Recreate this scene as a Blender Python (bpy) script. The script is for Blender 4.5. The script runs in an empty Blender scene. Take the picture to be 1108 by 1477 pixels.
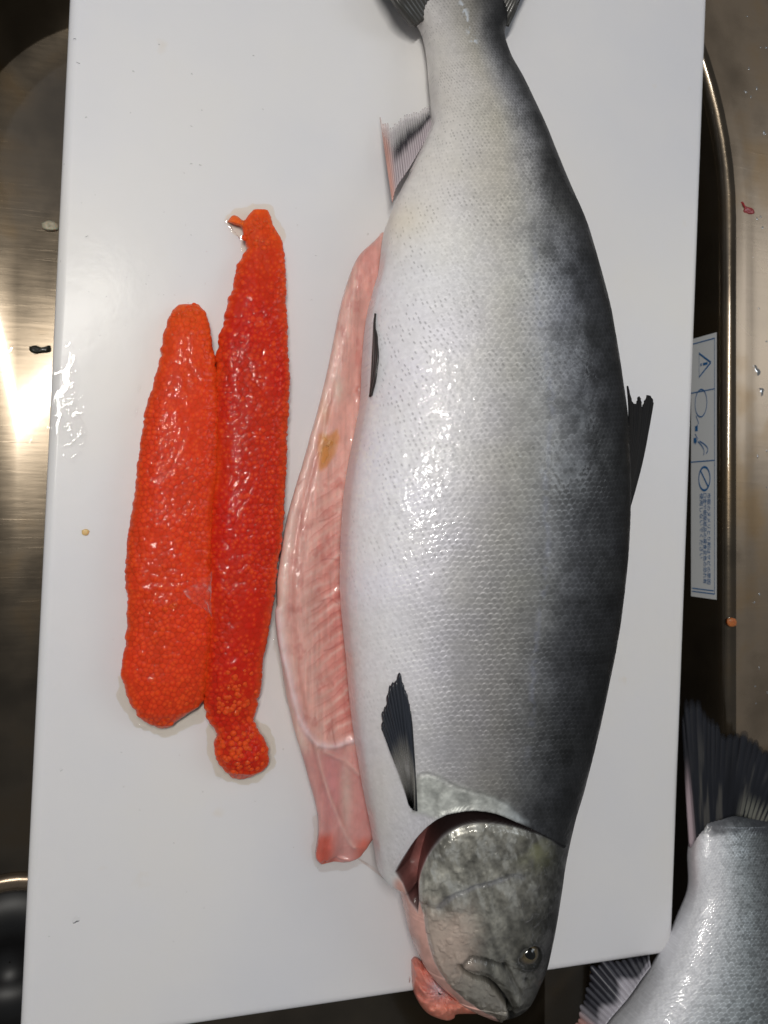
import bpy, math, random
import numpy as np
from mathutils import Vector

scene = bpy.context.scene
col = scene.collection
rng = np.random.default_rng(7)
random.seed(7)

# ------------------------------------------------------------------ camera
FPX, DIST, TILT = 1150.0, 0.42, math.radians(18)
CF = np.array([math.sin(TILT), 0, -math.cos(TILT)])
CR = np.array([math.cos(TILT), 0, math.sin(TILT)])
CU = np.array([0, 1.0, 0])
CP = -DIST * CF

cd = bpy.data.cameras.new("camera")
cam = bpy.data.objects.new("camera", cd)
col.objects.link(cam)
cam.location = CP
cam.rotation_euler = (0, -TILT, 0)
cd.sensor_width = 36
cd.lens = 36 * FPX / 1477
cd.clip_start, cd.clip_end = 0.01, 50
cd.dof.use_dof = True
cd.dof.focus_distance = 0.40
cd.dof.aperture_fstop = 11
scene.camera = cam

# ------------------------------------------------------------------ world, lamps, exposure
world = bpy.data.worlds.new("World")
scene.world = world
world.use_nodes = True
bg = world.node_tree.nodes["Background"]
bg.inputs[0].default_value = (0.93, 0.97, 1.0, 1)
bg.inputs[1].default_value = 0.12


def area(name, loc, target, sx, sy, power, color):
    l = bpy.data.lights.new(name, 'AREA')
    l.shape = 'RECTANGLE'
    l.size, l.size_y, l.energy, l.color = sx, sy, power, color
    o = bpy.data.objects.new(name, l)
    col.objects.link(o)
    o.location = loc
    o.rotation_euler = (Vector(target) - Vector(loc)).to_track_quat('-Z', 'Y').to_euler()
    return o


area("kitchen_lamp", (-0.29, 0.25, 1.05), (-0.05, 0.02, 0), 0.42, 0.04, 6.1, (1.0, 0.965, 0.90))
area("window_light", (1.59, 0.48, 1.45), (0, 0, 0), 0.6, 0.9, 4.0, (0.86, 0.93, 1.0))
area("room_light", (-0.7, 1.2, 1.7), (0, 0, 0), 1.6, 1.0, 1.6, (0.97, 0.97, 1.0))
scene.view_settings.view_transform = 'Standard'
scene.view_settings.look = 'None'
scene.view_settings.exposure = 0.22
scene.view_settings.gamma = 1.0
scene.cycles.use_denoising = True
scene.cycles.max_bounces = 8
scene.cycles.caustics_reflective = False


# ------------------------------------------------------------------ helpers
def P(px, py, z):
    """a pixel of the photograph -> the point of the place at height z"""
    px, py, z = np.broadcast_arrays(np.asarray(px, float), np.asarray(py, float), np.asarray(z, float))
    d = CF + CR * ((px - 554) / FPX)[..., None] - CU * ((py - 738.5) / FPX)[..., None]
    t = (z - CP[2]) / d[..., 2]
    return CP + d * t[..., None]


def Q(V):
    r = V - CP
    dep = r @ CF
    return 554 + FPX * (r @ CR) / dep, 738.5 - FPX * (r @ CU) / dep


def sstep(a, b, x):
    t = np.clip((x - a) / (b - a), 0, 1)
    return t * t * (3 - 2 * t)


def vnoise(x, y, seed=0):
    r = np.random.default_rng(seed).random((256, 256))
    xi, yi = np.floor(x).astype(int), np.floor(y).astype(int)
    fx, fy = x - xi, y - yi
    fx, fy = fx * fx * (3 - 2 * fx), fy * fy * (3 - 2 * fy)
    a, b = r[yi % 256, xi % 256], r[yi % 256, (xi + 1) % 256]
    c, d = r[(yi + 1) % 256, xi % 256], r[(yi + 1) % 256, (xi + 1) % 256]
    return (a * (1 - fx) + b * fx) * (1 - fy) + (c * (1 - fx) + d * fx) * fy


def fbm(x, y, seed=0, o=4):
    s, a, t = 0, 1, 0
    for k in range(o):
        s = s + a * vnoise(x * 2 ** k + 17 * k, y * 2 ** k + 5 * k, seed + k)
        t += a
        a *= .5
    return s / t


def hash2(i, j, k=0):
    v = np.sin(i * 127.1 + j * 311.7 + k * 74.7) * 43758.5453
    return v - np.floor(v)


def dpoly(X, Y, pts):
    """distance to a polyline, and the run along it"""
    best = np.full(X.shape, 1e9)
    for (x0, y0), (x1, y1) in zip(pts[:-1], pts[1:]):
        dx, dy = x1 - x0, y1 - y0
        t = np.clip(((X - x0) * dx + (Y - y0) * dy) / (dx * dx + dy * dy + 1e-9), 0, 1)
        best = np.minimum(best, np.hypot(X - x0 - t * dx, Y - y0 - t * dy))
    return best


def inpoly(X, Y, pts):
    ins = np.zeros(X.shape, bool)
    n = len(pts)
    for i in range(n):
        x0, y0 = pts[i]
        x1, y1 = pts[(i + 1) % n]
        if y0 == y1:
            continue
        c = ((y0 > Y) != (y1 > Y)) & (X < (x1 - x0) * (Y - y0) / (y1 - y0) + x0)
        ins ^= c
    return ins


def sdf(X, Y, pts):
    """positive inside"""
    d = dpoly(X, Y, list(pts) + [pts[0]])
    return np.where(inpoly(X, Y, pts), d, -d)


def smooth_curve(pts, n=8):
    """Catmull-Rom through points"""
    p = np.array([pts[0]] + list(pts) + [pts[-1]], float)
    out = []
    for i in range(1, len(p) - 2):
        for t in np.linspace(0, 1, n, endpoint=False):
            a, b, c, d = p[i - 1], p[i], p[i + 1], p[i + 2]
            out.append(.5 * (2 * b + (c - a) * t + (2 * a - 5 * b + 4 * c - d) * t * t + (3 * b - a - 3 * c + d) * t ** 3))
    out.append(p[-2])
    return [tuple(o) for o in out]


def edge_fn(pts, sig=5):
    """outline given as (x, y) points -> x(y)"""
    c = np.array(smooth_curve(pts, 10))
    o = np.argsort(c[:, 1], kind='stable')
    yy = np.arange(c[:, 1].min(), c[:, 1].max() + .5, 1.0)
    xx = np.interp(yy, c[o, 1], c[o, 0])
    if sig:
        k = np.exp(-.5 * (np.arange(-3 * sig, 3 * sig + 1) / sig) ** 2)
        k /= k.sum()
        g = np.concatenate([2 * xx[0] - xx[1:3 * sig + 1][::-1], xx, 2 * xx[-1] - xx[-3 * sig - 1:-1][::-1]])
        xx = np.convolve(g, k, 'valid')
    return lambda y: np.interp(y, yy, xx)


def new_obj(name, me, mat, parent=None):
    o = bpy.data.objects.new(name, me)
    col.objects.link(o)
    if mat:
        for m in (mat if isinstance(mat, list) else [mat]):
            me.materials.append(m)
    if parent:
        o.parent = parent
        o.matrix_parent_inverse = parent.matrix_world.inverted()
    return o


def mesh_np(name, V, F, smooth=True, attrs=None):
    """V (n,3), F (m,k) arrays -> mesh"""
    me = bpy.data.meshes.new(name)
    F = np.asarray(F, np.int32)
    me.vertices.add(len(V))
    me.vertices.foreach_set('co', np.asarray(V, np.float32).ravel())
    me.loops.add(F.size)
    me.loops.foreach_set('vertex_index', F.ravel())
    me.polygons.add(len(F))
    me.polygons.foreach_set('loop_start', np.arange(0, F.size, F.shape[1], dtype=np.int32))
    me.polygons.foreach_set('use_smooth', np.full(len(F), smooth, bool))
    for k, a in (attrs or {}).items():
        a = np.asarray(a, np.float32)
        if a.shape[-1] == 3:
            a = np.concatenate([a, np.ones(a.shape[:-1] + (1,), np.float32)], -1)
        at = me.attributes.new(k, 'FLOAT_COLOR', 'POINT')
        at.data.foreach_set('color', a.reshape(-1))
    me.update(calc_edges=True)
    me.validate()
    return me


def grid_faces(nr, nc, wrap=False):
    i = np.arange(nr - 1)[:, None]
    j = np.arange(nc if wrap else nc - 1)[None, :]
    j2 = (j + 1) % nc
    return np.stack([i * nc + j, i * nc + j2, (i + 1) * nc + j2, (i + 1) * nc + j], -1).reshape(-1, 4)


def grid_normals(V, wrap):
    du = np.gradient(V, axis=0)
    if wrap:
        dv = np.roll(V, -1, 1) - np.roll(V, 1, 1)
    else:
        dv = np.gradient(V, axis=1)
    n = np.cross(du, dv)
    n /= np.linalg.norm(n, axis=-1, keepdims=True) + 1e-12
    return n


def loft(rows, xl, xr, zb, T, ntop, nbot, nexp=2.2, fit=4):
    """lofted body: silhouette follows the outlines, lies with its underside at zb"""
    rows = np.asarray(rows, float)
    s = np.linspace(0, 1, ntop)
    th = .45 * np.pi * (1 - s) + .55 * np.arccos(np.clip(2 * s - 1, -1, 1))
    thb = -np.linspace(0, np.pi, nbot + 2)[1:-1]
    th = np.concatenate([th, thb])
    c, sn = np.cos(th), np.sin(th)
    cx = np.sign(c) * np.abs(c) ** (2 / nexp)
    sz = np.sign(sn) * np.abs(sn) ** (2 / nexp)
    sz = np.where(sn < 0, -np.abs(sn) ** .45, sz)
    L, R = xl(rows), xr(rows)
    zt = T(rows)
    zbv = zb(rows) if callable(zb) else np.full(len(rows), zb)
    zm = zbv + zt / 2
    for it in range(fit + 1):
        PL, PR = P(L, rows, zm), P(R, rows, zm)
        mid, hv = (PL + PR) / 2, (PR - PL) / 2
        V = mid[:, None, :] + hv[:, None, :] * cx[None, :, None]
        V[:, :, 2] = zm[:, None] + (zt / 2)[:, None] * sz[None, :]
        if it == fit:
            break
        X, Y = Q(V)
        a, b = X.argmin(1), X.argmax(1)
        ii = np.arange(len(rows))
        L = L + (xl(Y[ii, a]) - X[ii, a])
        R = R + (xr(Y[ii, b]) - X[ii, b])
        bad = L > R - .5
        m = (L + R) / 2
        L, R = np.where(bad, m - .3, L), np.where(bad, m + .3, R)
    X, Y = Q(V)
    return V, X, Y, grid_normals(V, True)


def close_loft(V):
    """cap both ends of a wrapped grid with a centre vertex"""
    nr, nc = V.shape[:2]
    F = grid_faces(nr, nc, True)
    F = F[:, ::-1]
    VV = np.concatenate([V.reshape(-1, 3), V[0].mean(0)[None], V[-1].mean(0)[None]])
    a, b = nr * nc, nr * nc + 1
    j = np.arange(nc)
    j2 = (j + 1) % nc
    c0 = np.stack([np.full(nc, a), j, j2, j2], -1)
    c1 = np.stack([np.full(nc, b), (nr - 1) * nc + j2, (nr - 1) * nc + j, (nr - 1) * nc + j], -1)
    return VV, F, c0[:, :3], c1[:, :3]


def loft_mesh(name, V, attrs):
    VV, F, c0, c1 = close_loft(V)
    tri = np.concatenate([F[:, [0, 1, 2]], F[:, [0, 2, 3]], c0, c1])
    at = {}
    for k, a in attrs.items():
        f = a.reshape(-1, a.shape[-1])
        at[k] = np.concatenate([f, a[0].mean(0)[None], a[-1].mean(0)[None]])
    return mesh_np(name, VV, tri, True, at)


def tag(o, label=None, cat=None, group=None, kind=None):
    if label: o['label'] = label
    if cat: o['category'] = cat
    if group: o['group'] = group
    if kind: o['kind'] = kind
    return o


def empty(name, loc, **kw):
    o = bpy.data.objects.new(name, None)
    o.empty_display_size = .02
    o.location = loc
    col.objects.link(o)
    bpy.context.view_layer.update()
    return tag(o, **kw)


# ------------------------------------------------------------------ materials
def mat(name, base=(.5, .5, .5), rough=.4, metal=0., coat=0., coat_rough=.05, sss=0., sss_r=(1, .5, .3), sss_scale=.004,
        attr=None, prm=None, alpha_attr=False, ior=1.45, transmission=0., spec=.5):
    m = bpy.data.materials.new(name)
    m.use_nodes = True
    nt = m.node_tree
    b = nt.nodes["Principled BSDF"]
    I = b.inputs
    I['Base Color'].default_value = (*base, 1)
    I['Roughness'].default_value = rough
    I['Metallic'].default_value = metal
    I['Coat Weight'].default_value = coat
    I['Coat Roughness'].default_value = coat_rough
    I['Coat IOR'].default_value = 1.36
    I['IOR'].default_value = ior
    I['Transmission Weight'].default_value = transmission
    I['Specular IOR Level'].default_value = spec
    if sss:
        I['Subsurface Weight'].default_value = sss
        I['Subsurface Radius'].default_value = sss_r
        I['Subsurface Scale'].default_value = sss_scale
    if attr:
        a = nt.nodes.new('ShaderNodeAttribute')
        a.attribute_name = attr
        nt.links.new(a.outputs['Color'], I['Base Color'])
        if alpha_attr:
            nt.links.new(a.outputs['Alpha'], I['Alpha'])
    if prm:
        a = nt.nodes.new('ShaderNodeAttribute')
        a.attribute_name = prm
        sp = nt.nodes.new('ShaderNodeSeparateColor')
        nt.links.new(a.outputs['Color'], sp.inputs[0])
        nt.links.new(sp.outputs[0], I['Metallic'])
        nt.links.new(sp.outputs[1], I['Roughness'])
        nt.links.new(sp.outputs[2], I['Coat Weight'])
    return m


def N(m, t, **kw):
    n = m.node_tree.nodes.new(t)
    for k, v in kw.items():
        if k.startswith('i_'):
            n.inputs[k[2:]].default_value = v
        else:
            setattr(n, k, v)
    return n


def link(m, a, b):
    m.node_tree.links.new(a, b)


def bump(m, scale, strength, dist=.001, detail=4, vec=(1, 1, 1), coat=False):
    """fine procedural relief"""
    tc = N(m, 'ShaderNodeTexCoord')
    mp = N(m, 'ShaderNodeMapping')
    mp.inputs['Scale'].default_value = vec
    nz = N(m, 'ShaderNodeTexNoise')
    nz.inputs['Scale'].default_value = scale
    nz.inputs['Detail'].default_value = detail
    bp = N(m, 'ShaderNodeBump')
    bp.inputs['Strength'].default_value = strength
    bp.inputs['Distance'].default_value = dist
    link(m, tc.outputs['Object'], mp.inputs[0])
    link(m, mp.outputs[0], nz.inputs['Vector'])
    link(m, nz.outputs[0], bp.inputs['Height'])
    b = m.node_tree.nodes["Principled BSDF"]
    if coat != 'only':
        link(m, bp.outputs[0], b.inputs['Normal'])
    if coat:
        link(m, bp.outputs[0], b.inputs['Coat Normal'])
    return nz


def ramp(m, src, stops):
    r = N(m, 'ShaderNodeValToRGB')
    e = r.color_ramp.elements
    while len(e) < len(stops):
        e.new(.5)
    for k, (p, c) in enumerate(stops):
        e[k].position = p
        e[k].color = c if len(c) == 4 else (*c, 1)
    link(m, src, r.inputs[0])
    return r


M_skin = mat('salmon_skin', attr='Col', prm='Prm', coat_rough=.025, spec=.30)
bump(M_skin, 420, .30, .0008, 4)
bump(M_skin, 260, .30, .0011, 1.2, coat='only')
M_skin.node_tree.nodes['Principled BSDF'].inputs['Coat IOR'].default_value = 1.5
M_flesh = mat('pink_flesh', attr='Col', rough=.45, coat=.6, coat_rough=.03, sss=.4, sss_r=(1, .35, .25), sss_scale=.004)
bump(M_flesh, 330, .28, .0008, 4, coat=True)
M_fin = mat('fin_membrane', attr='Col', rough=.35, coat=.3, coat_rough=.1, alpha_attr=True)
M_fin_dark = mat('dark_fin', attr='Col', rough=.62, spec=.15, alpha_attr=True)
M_roe = mat('salmon_roe', attr='Col', rough=.5, coat=.5, coat_rough=.03, sss=.5, sss_r=(1, .15, .05), sss_scale=.004, spec=.1)
M_eye = mat('eye_iris', attr='Col', rough=.15, coat=1, coat_rough=.02)

# board plastic: milky polyethylene, scuffed, faintly stained
M_board = mat('board_plastic', (.76, .765, .76), rough=.42, sss=.3, sss_r=(1, 1, 1.1), sss_scale=.004, coat=.25, coat_rough=.18)
_n = bump(M_board, 90, .05, .002, 6, coat=True)
_t = N(M_board, 'ShaderNodeTexCoord')
_nz = N(M_board, 'ShaderNodeTexNoise', i_Scale=6.0, i_Detail=5.0)
link(M_board, _t.outputs['Object'], _nz.inputs['Vector'])
_r = ramp(M_board, _nz.outputs[0], [(.3, (.685, .690, .735)), (.5, (.735, .728, .745)), (.72, (.765, .742, .715))])
_n2 = N(M_board, 'ShaderNodeTexNoise', i_Scale=38.0, i_Detail=3.0)
link(M_board, _t.outputs['Object'], _n2.inputs['Vector'])
_r2 = ramp(M_board, _n2.outputs[0], [(.70, (0, 0, 0)), (.80, (1, 1, 1))])
_mx = N(M_board, 'ShaderNodeMix', data_type='RGBA')
_mu = N(M_board, 'ShaderNodeMath', operation='MULTIPLY')
_mu.inputs[1].default_value = .34
link(M_board, _r2.outputs[0], _mu.inputs[0])
link(M_board, _mu.outputs[0], _mx.inputs[0])
link(M_board, _r.outputs[0], _mx.inputs[6])
_mx.inputs[7].default_value = (.66, .55, .40, 1)
link(M_board, _mx.outputs[2], M_board.node_tree.nodes["Principled BSDF"].inputs['Base Color'])


def steel(name, base, rough, streak, rel=.10):
    m = mat(name, base, rough=rough, metal=1.)
    tc = N(m, 'ShaderNodeTexCoord')
    mp = N(m, 'ShaderNodeMapping')
    mp.inputs['Rotation'].default_value = (0, 0, streak)
    mp.inputs['Scale'].default_value = (30, 260, 60)
    nz = N(m, 'ShaderNodeTexNoise', i_Scale=1.0, i_Detail=6.0)
    link(m, tc.outputs['Object'], mp.inputs[0])
    link(m, mp.outputs[0], nz.inputs['Vector'])
    bp = N(m, 'ShaderNodeBump')
    bp.inputs['Strength'].default_value = rel
    bp.inputs['Distance'].default_value = .0010
    link(m, nz.outputs[0], bp.inputs['Height'])
    b = m.node_tree.nodes["Principled BSDF"]
    link(m, bp.outputs[0], b.inputs['Normal'])
    b.inputs['Metallic'].default_value = .78
    mp2 = N(m, 'ShaderNodeMapping')
    mp2.inputs['Rotation'].default_value = (0, 0, streak + .5)
    mp2.inputs['Scale'].default_value = (16, 900, 60)
    nz2 = N(m, 'ShaderNodeTexNoise', i_Scale=1.0, i_Detail=2.0)
    link(m, tc.outputs['Object'], mp2.inputs[0])
    link(m, mp2.outputs[0], nz2.inputs['Vector'])
    rs = ramp(m, nz2.outputs[0], [(.66, (0, 0, 0)), (.72, (1, 1, 1))])
    bp2 = N(m, 'ShaderNodeBump')
    bp2.inputs['Strength'].default_value = .05
    bp2.inputs['Distance'].default_value = .0006
    link(m, rs.outputs[0], bp2.inputs['Height'])
    link(m, bp.outputs[0], bp2.inputs['Normal'])
    link(m, bp2.outputs[0], b.inputs['Normal'])
    n2 = N(m, 'ShaderNodeTexNoise', i_Scale=22.0, i_Detail=6.0)
    link(m, tc.outputs['Object'], n2.inputs['Vector'])
    r = ramp(m, n2.outputs[0], [(.35, tuple(c * .72 for c in base)), (.55, base), (.72, (base[0] * .95, base[1] * .84, base[2] * .66))])
    link(m, r.outputs[0], b.inputs['Base Color'])
    r2 = ramp(m, n2.outputs[0], [(.3, (rough * .75,) * 3), (.7, (rough * 1.25,) * 3)])
    link(m, r2.outputs[0], b.inputs['Roughness'])
    return m


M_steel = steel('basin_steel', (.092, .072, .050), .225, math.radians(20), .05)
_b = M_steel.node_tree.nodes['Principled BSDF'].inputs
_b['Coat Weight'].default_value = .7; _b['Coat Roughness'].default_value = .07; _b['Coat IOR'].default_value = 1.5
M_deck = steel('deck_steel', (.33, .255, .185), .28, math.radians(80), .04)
M_rubber = mat('black_rubber', (.012, .012, .013), rough=.45)
M_label = mat('label_film', (.74, .76, .78), rough=.4)
M_ink = mat('label_blue_ink', (.03, .15, .38), rough=.5)
M_water = bpy.data.materials.new('clear_water')
M_water.use_nodes = True
_nt = M_water.node_tree
_nt.nodes.remove(_nt.nodes["Principled BSDF"])
_fr = _nt.nodes.new('ShaderNodeFresnel'); _fr.inputs[0].default_value = 1.36
_tr = _nt.nodes.new('ShaderNodeBsdfTransparent')
_gl = _nt.nodes.new('ShaderNodeBsdfGlossy'); _gl.inputs['Roughness'].default_value = .03
_ms = _nt.nodes.new('ShaderNodeMixShader')
_nt.links.new(_fr.outputs[0], _ms.inputs[0]); _nt.links.new(_tr.outputs[0], _ms.inputs[1]); _nt.links.new(_gl.outputs[0], _ms.inputs[2])
_nt.links.new(_ms.outputs[0], _nt.nodes['Material Output'].inputs[0])

# ------------------------------------------------------------------ sink
BT = -0.013          # deck level; the board's underside lies on it
FZ = -0.18           # basin floor level
right_x = P(1062, 420, BT)[0]
left_floor = P(-67, 229, FZ)[0]
back_floor = P(120, 4, FZ)[1]
sink = empty('kitchen_sink', (0, 0, BT), label='stainless steel kitchen sink with brown stains under the white board', cat='sink')


def rrect(x0, x1, y0, y1, rb, rf, n=24, m=30):
    """rounded rectangle, back corners rb, front corners rf, the same count every time"""
    out = []
    for cx, cy, a0, r in ((x1 - rb, y1 - rb, 0, rb), (x0 + rb, y1 - rb, 90, rb), (x0 + rf, y0 + rf, 180, rf), (x1 - rf, y0 + rf, 270, rf)):
        for k in range(n):
            a = math.radians(a0 + 90 * k / (n - 1))
            out.append((cx + r * math.cos(a), cy + r * math.sin(a)))
    pts = []
    L = len(out)
    for k in range(L):
        pts.append(out[k])
        if k % n == n - 1:
            a, b = out[k], out[(k + 1) % L]
            for j in range(1, m):
                pts.append((a[0] + (b[0] - a[0]) * j / m, a[1] + (b[1] - a[1]) * j / m))
    return np.array(pts)


top_rect = dict(x0=left_floor - .055, x1=right_x, y0=-.64, y1=.436)
flo_rect = dict(x0=left_floor, x1=right_x - .035, y0=-.59, y1=back_floor)


def ring(f, z, grow=0., rb=None):
    q = {k: (1 - f) * top_rect[k] + f * flo_rect[k] for k in top_rect}
    r = (1 - f) * .25 + f * .12
    a = rrect(q['x0'] - grow, q['x1'] + grow, q['y0'] - grow, q['y1'] + grow, max(.005, r + grow), max(.005, .5 * r + grow))
    return np.concatenate([a, np.full((len(a), 1), z)], 1)


rings = [ring(0, BT, .0)]
for k in range(1, 7):       # rounded lip
    a = math.pi / 2 * k / 6
    rings.append(ring(0, BT - .008 * (1 - math.cos(a)), -.008 * math.sin(a)))
for t in np.linspace(.1, .75, 8):
    z = BT - .008 + (FZ + .028 - BT + .008) * t / .75
    rings.append(ring(.25 * t, z, -.008))
for k in range(1, 9):       # fillet to the floor
    a = math.pi / 2 * k / 8
    rings.append(ring(.1875 + (1 - .1875) * math.sin(a) ** 1.4, FZ + .028 * (1 - math.sin(a)) , -.008))
for g in (.03, .07, .12):
    rings.append(ring(1, FZ, -.008 - g))
V = np.array(rings)
nr, nc = V.shape[:2]
F = grid_faces(nr, nc, True)[:, ::-1]
me = mesh_np('basin', V.reshape(-1, 3), F)
import bmesh
bm = bmesh.new(); bm.from_mesh(me)
bm.verts.ensure_lookup_table()
f = bm.faces.new([bm.verts[(nr - 1) * nc + k] for k in range(nc)])
f.normal_update()
if f.normal.z < 0: f.normal_flip()
bmesh.ops.triangulate(bm, faces=[f])
bmesh.ops.recalc_face_normals(bm, faces=bm.faces)
if sum(fc.normal.z for fc in bm.faces) < 0: bmesh.ops.reverse_faces(bm, faces=bm.faces)
for fc in bm.faces: fc.smooth = True
bm.to_mesh(me); bm.free()
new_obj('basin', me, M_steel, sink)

# deck: a raised bead along the lip, then flat steel out to the counter
drings = []
for g, z in ((.0, BT), (.004, BT + .0003), (.008, BT + .0002), (.013, BT - .0006), (.02, BT - .001), (.04, BT - .001), (.06, BT - .001)):
    drings.append(ring(0, z, g))
last = ring(0, BT - .001, .06)
out = last.copy()
cxy = np.array([(top_rect['x0'] + top_rect['x1']) / 2, (top_rect['y0'] + top_rect['y1']) / 2])
out[:, :2] = np.clip((last[:, :2] - cxy) * 1.6, [-.46, -.72], [.46, .72]) + cxy
drings.append(out)
V = np.array(drings)
me = mesh_np('deck', V.reshape(-1, 3), grid_faces(*V.shape[:2], True))
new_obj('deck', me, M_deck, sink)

# drain: steel flange and black rubber cover in the floor
dc = P(15, 1385, FZ)
def disc(r0, z0, prof, n=64):
    V = np.array([[(dc[0] + r * math.cos(a), dc[1] + r * math.sin(a), FZ + z) for a in np.linspace(0, 2 * math.pi, n, endpoint=False)] for r, z in prof])
    return V.reshape(-1, 3), grid_faces(len(prof), n, True)
V, F = disc(0, 0, [(.058, .0005), (.057, .003), (.054, .0045), (.049, .004), (.046, .0005)])
dr = new_obj('drain_flange', mesh_np('drain_flange', V, F), M_deck, sink)
V, F = disc(0, 0, [(.0475, .0008), (.046, .004), (.03, .006), (.014, .006), (.0135, .003), (.0005, .0025)])
new_obj('drain_cover', mesh_np('drain_cover', V, F), M_rubber, sink)

# warning label on the right wall of the basin
def wall_x(z):
    t = (z - (BT - .008)) / (FZ + .028 - BT + .008)
    return right_x - .008 - (.035) * .25 * t * .75
def zpx(px, py):
    zz = np.linspace(BT - .006, -.12, 400)
    V = np.stack([wall_x(zz), np.full(400, P(px, py, -.03)[1]), zz], -1)
    x, y = Q(V)
    return zz[np.argmin(abs(x - px))]
z_top = zpx(1035, 670)
LH = .056                                      # label height down the wall
y_a = None
for yy in np.linspace(.2, -.1, 1200):
    if Q(np.array([wall_x(z_top), yy, z_top]))[1] > 479: y_a = yy; break
for yy in np.linspace(.2, -.1, 1200):
    if Q(np.array([wall_x(z_top), yy, z_top]))[1] > 865: y_b = yy; break
LW = y_a - y_b
def on_label(u, w, off):
    """u runs along the label (0..LW, towards the front), w down the wall from its top edge"""
    z = z_top - w * .41
    return np.stack([wall_x(z) - off, y_a - u + z * 0, z], -1)
def label_patch(name, u, w, off, m, parent, faces=None):
    V = on_label(np.asarray(u, float), np.asarray(w, float), off)
    me = mesh_np(name, V, faces if faces is not None else [list(range(len(V)))], False)
    return new_obj(name, me, m, parent)
lab = label_patch('warning_label', [0, LW, LW, 0], [0, 0, LH, LH], .0006, M_label, sink)
lab['label'] = 'white warning label printed in blue on the wall of the sink'
def strokes(name, segs, wd, off=.0009):
    """flat printed strokes: list of polylines in (u, w)"""
    V, F = [], []
    for pl in segs:
        pl = np.array(pl, float)
        t = np.gradient(pl, axis=0)
        t /= np.linalg.norm(t, axis=1, keepdims=True) + 1e-9
        n = np.stack([-t[:, 1], t[:, 0]], 1) * wd / 2
        b = len(V)
        for p, q in zip(pl + n, pl - n):
            V += [p, q]
        for k in range(len(pl) - 1):
            F.append([b + 2 * k, b + 2 * k + 1, b + 2 * k + 3, b + 2 * k + 2])
    V = np.array(V)
    return label_patch(name, V[:, 0], V[:, 1], off, M_ink, lab, F)
mm = LW / 160.0
m_ = .0035
strokes('printed_frame', [[(m_, m_), (LW - m_, m_)], [(LW - m_, m_), (LW - m_, LH - m_)], [(m_, LH), (m_, m_)], [(LW - m_ - .002, m_ + .002), (LW - m_ - .002, LH - m_)],
                          [(LW * .21, m_), (LW * .21, LH)], [(LW * .478, m_), (LW * .478, LH)]], .0007)
u0 = LW * .108
strokes('warning_triangle', [[(u0, .0115), (u0 + .0078, .037), (u0 - .0078, .037), (u0, .0115), (u0 + .0006, .0134)]], .0014)
strokes('exclamation_mark', [[(u0, .0185), (u0, .025), (u0, .0285)], [(u0, .0315), (u0, .034)]], .0017)
a = np.linspace(0, 2 * math.pi, 40)
u1 = LW * .545
strokes('prohibition_sign', [np.stack([u1 + .0076 * np.cos(a), .0255 + .0122 * np.sin(a)], 1), [(u1 - .0054, .0338), (u1, .0255), (u1 + .0054, .0172)]], .0015)
b = np.linspace(0, 1, 16)
strokes('hose_pictogram', [np.stack([LW * (.40 + .05 * b), .036 - .018 * np.sin(b * 2.2)], 1), np.stack([LW * (.40 + .055 * b), .040 - .014 * np.sin(b * 2.0)], 1),
                           np.stack([LW * .255 + .009 * np.cos(a), .033 + .013 * np.sin(a)], 1),
                           [(LW * .37, .046), (LW * .39, .040), (LW * .41, .046)], [(LW * .30, .044), (LW * .33, .038), (LW * .345, .044)]], .0009)
strokes('bottle_pictogram', [[(LW * .385, .046), (LW * .405, .046)], [(LW * .34, .043), (LW * .36, .043)]], .006)
def text_mesh(name, body, size, u, w, length):
    cu = bpy.data.curves.new(name, 'FONT')
    cu.body = body
    cu.size = size
    cu.resolution_u = 2
    o = bpy.data.objects.new(name, cu)
    col.objects.link(o)
    bpy.context.view_layer.update()
    dg = bpy.context.evaluated_depsgraph_get()
    me = bpy.data.meshes.new_from_object(o.evaluated_get(dg), depsgraph=dg)
    bpy.data.objects.remove(o)
    n = len(me.vertices)
    if not n: return
    c = np.zeros(n * 3); me.vertices.foreach_get('co', c); c = c.reshape(-1, 3)
    k = length / max(1e-6, np.ptp(c[:, 0]))
    V = on_label(u + (c[:, 0] - c[:, 0].min()) * k, w - c[:, 1], .0009)
    me.vertices.foreach_set('co', V.astype(np.float32).ravel())
    me.update()
    me.name = name
    new_obj(name, me, M_ink, lab)
text_mesh('lettering', '市販のヌメリとり剤はサビの原因', .0082, LW * .60, .0188, LW * .345)
text_mesh('lettering', '口金や樹脂部品の腐食変色の恐れ有', .0082, LW * .60, .0272, LW * .345)
text_mesh('lettering', '使用しないでください', .0082, LW * .60, .0352, LW * .25)

# ------------------------------------------------------------------ cutting board
cbl, cbr = P(27.2, 1518, 0), P(970.5, 1375.5, 0)
ax = (cbr - cbl); Wb = np.linalg.norm(ax); ax /= Wb
ay = np.array([-ax[1], ax[0], 0])
p0 = P(105, -30, 0)
LB = .78
cbl = cbl + 0
brd = empty('cutting_board', tuple((cbl + cbr) / 2 + ay * LB / 2 - np.array([0, 0, .0128])),
            label='long white plastic cutting board laid across the sink', cat='cutting board')
def board_loop(ins, z):
    r = .0075
    W, L = Wb, LB
    pts = []
    for cx, cy, a0 in ((W - r, L - r, 0), (r, L - r, 90), (r, r, 180), (W - r, r, 270)):
        for k in range(5):
            a = math.radians(a0 + 22.5 * k)
            pts.append((cx + (r - ins) * math.cos(a), cy + (r - ins) * math.sin(a)))
    p = np.array(pts)
    return cbl + ax * p[:, :1] + ay * p[:, 1:] + np.array([0, 0, z])
TB = .0128
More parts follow.
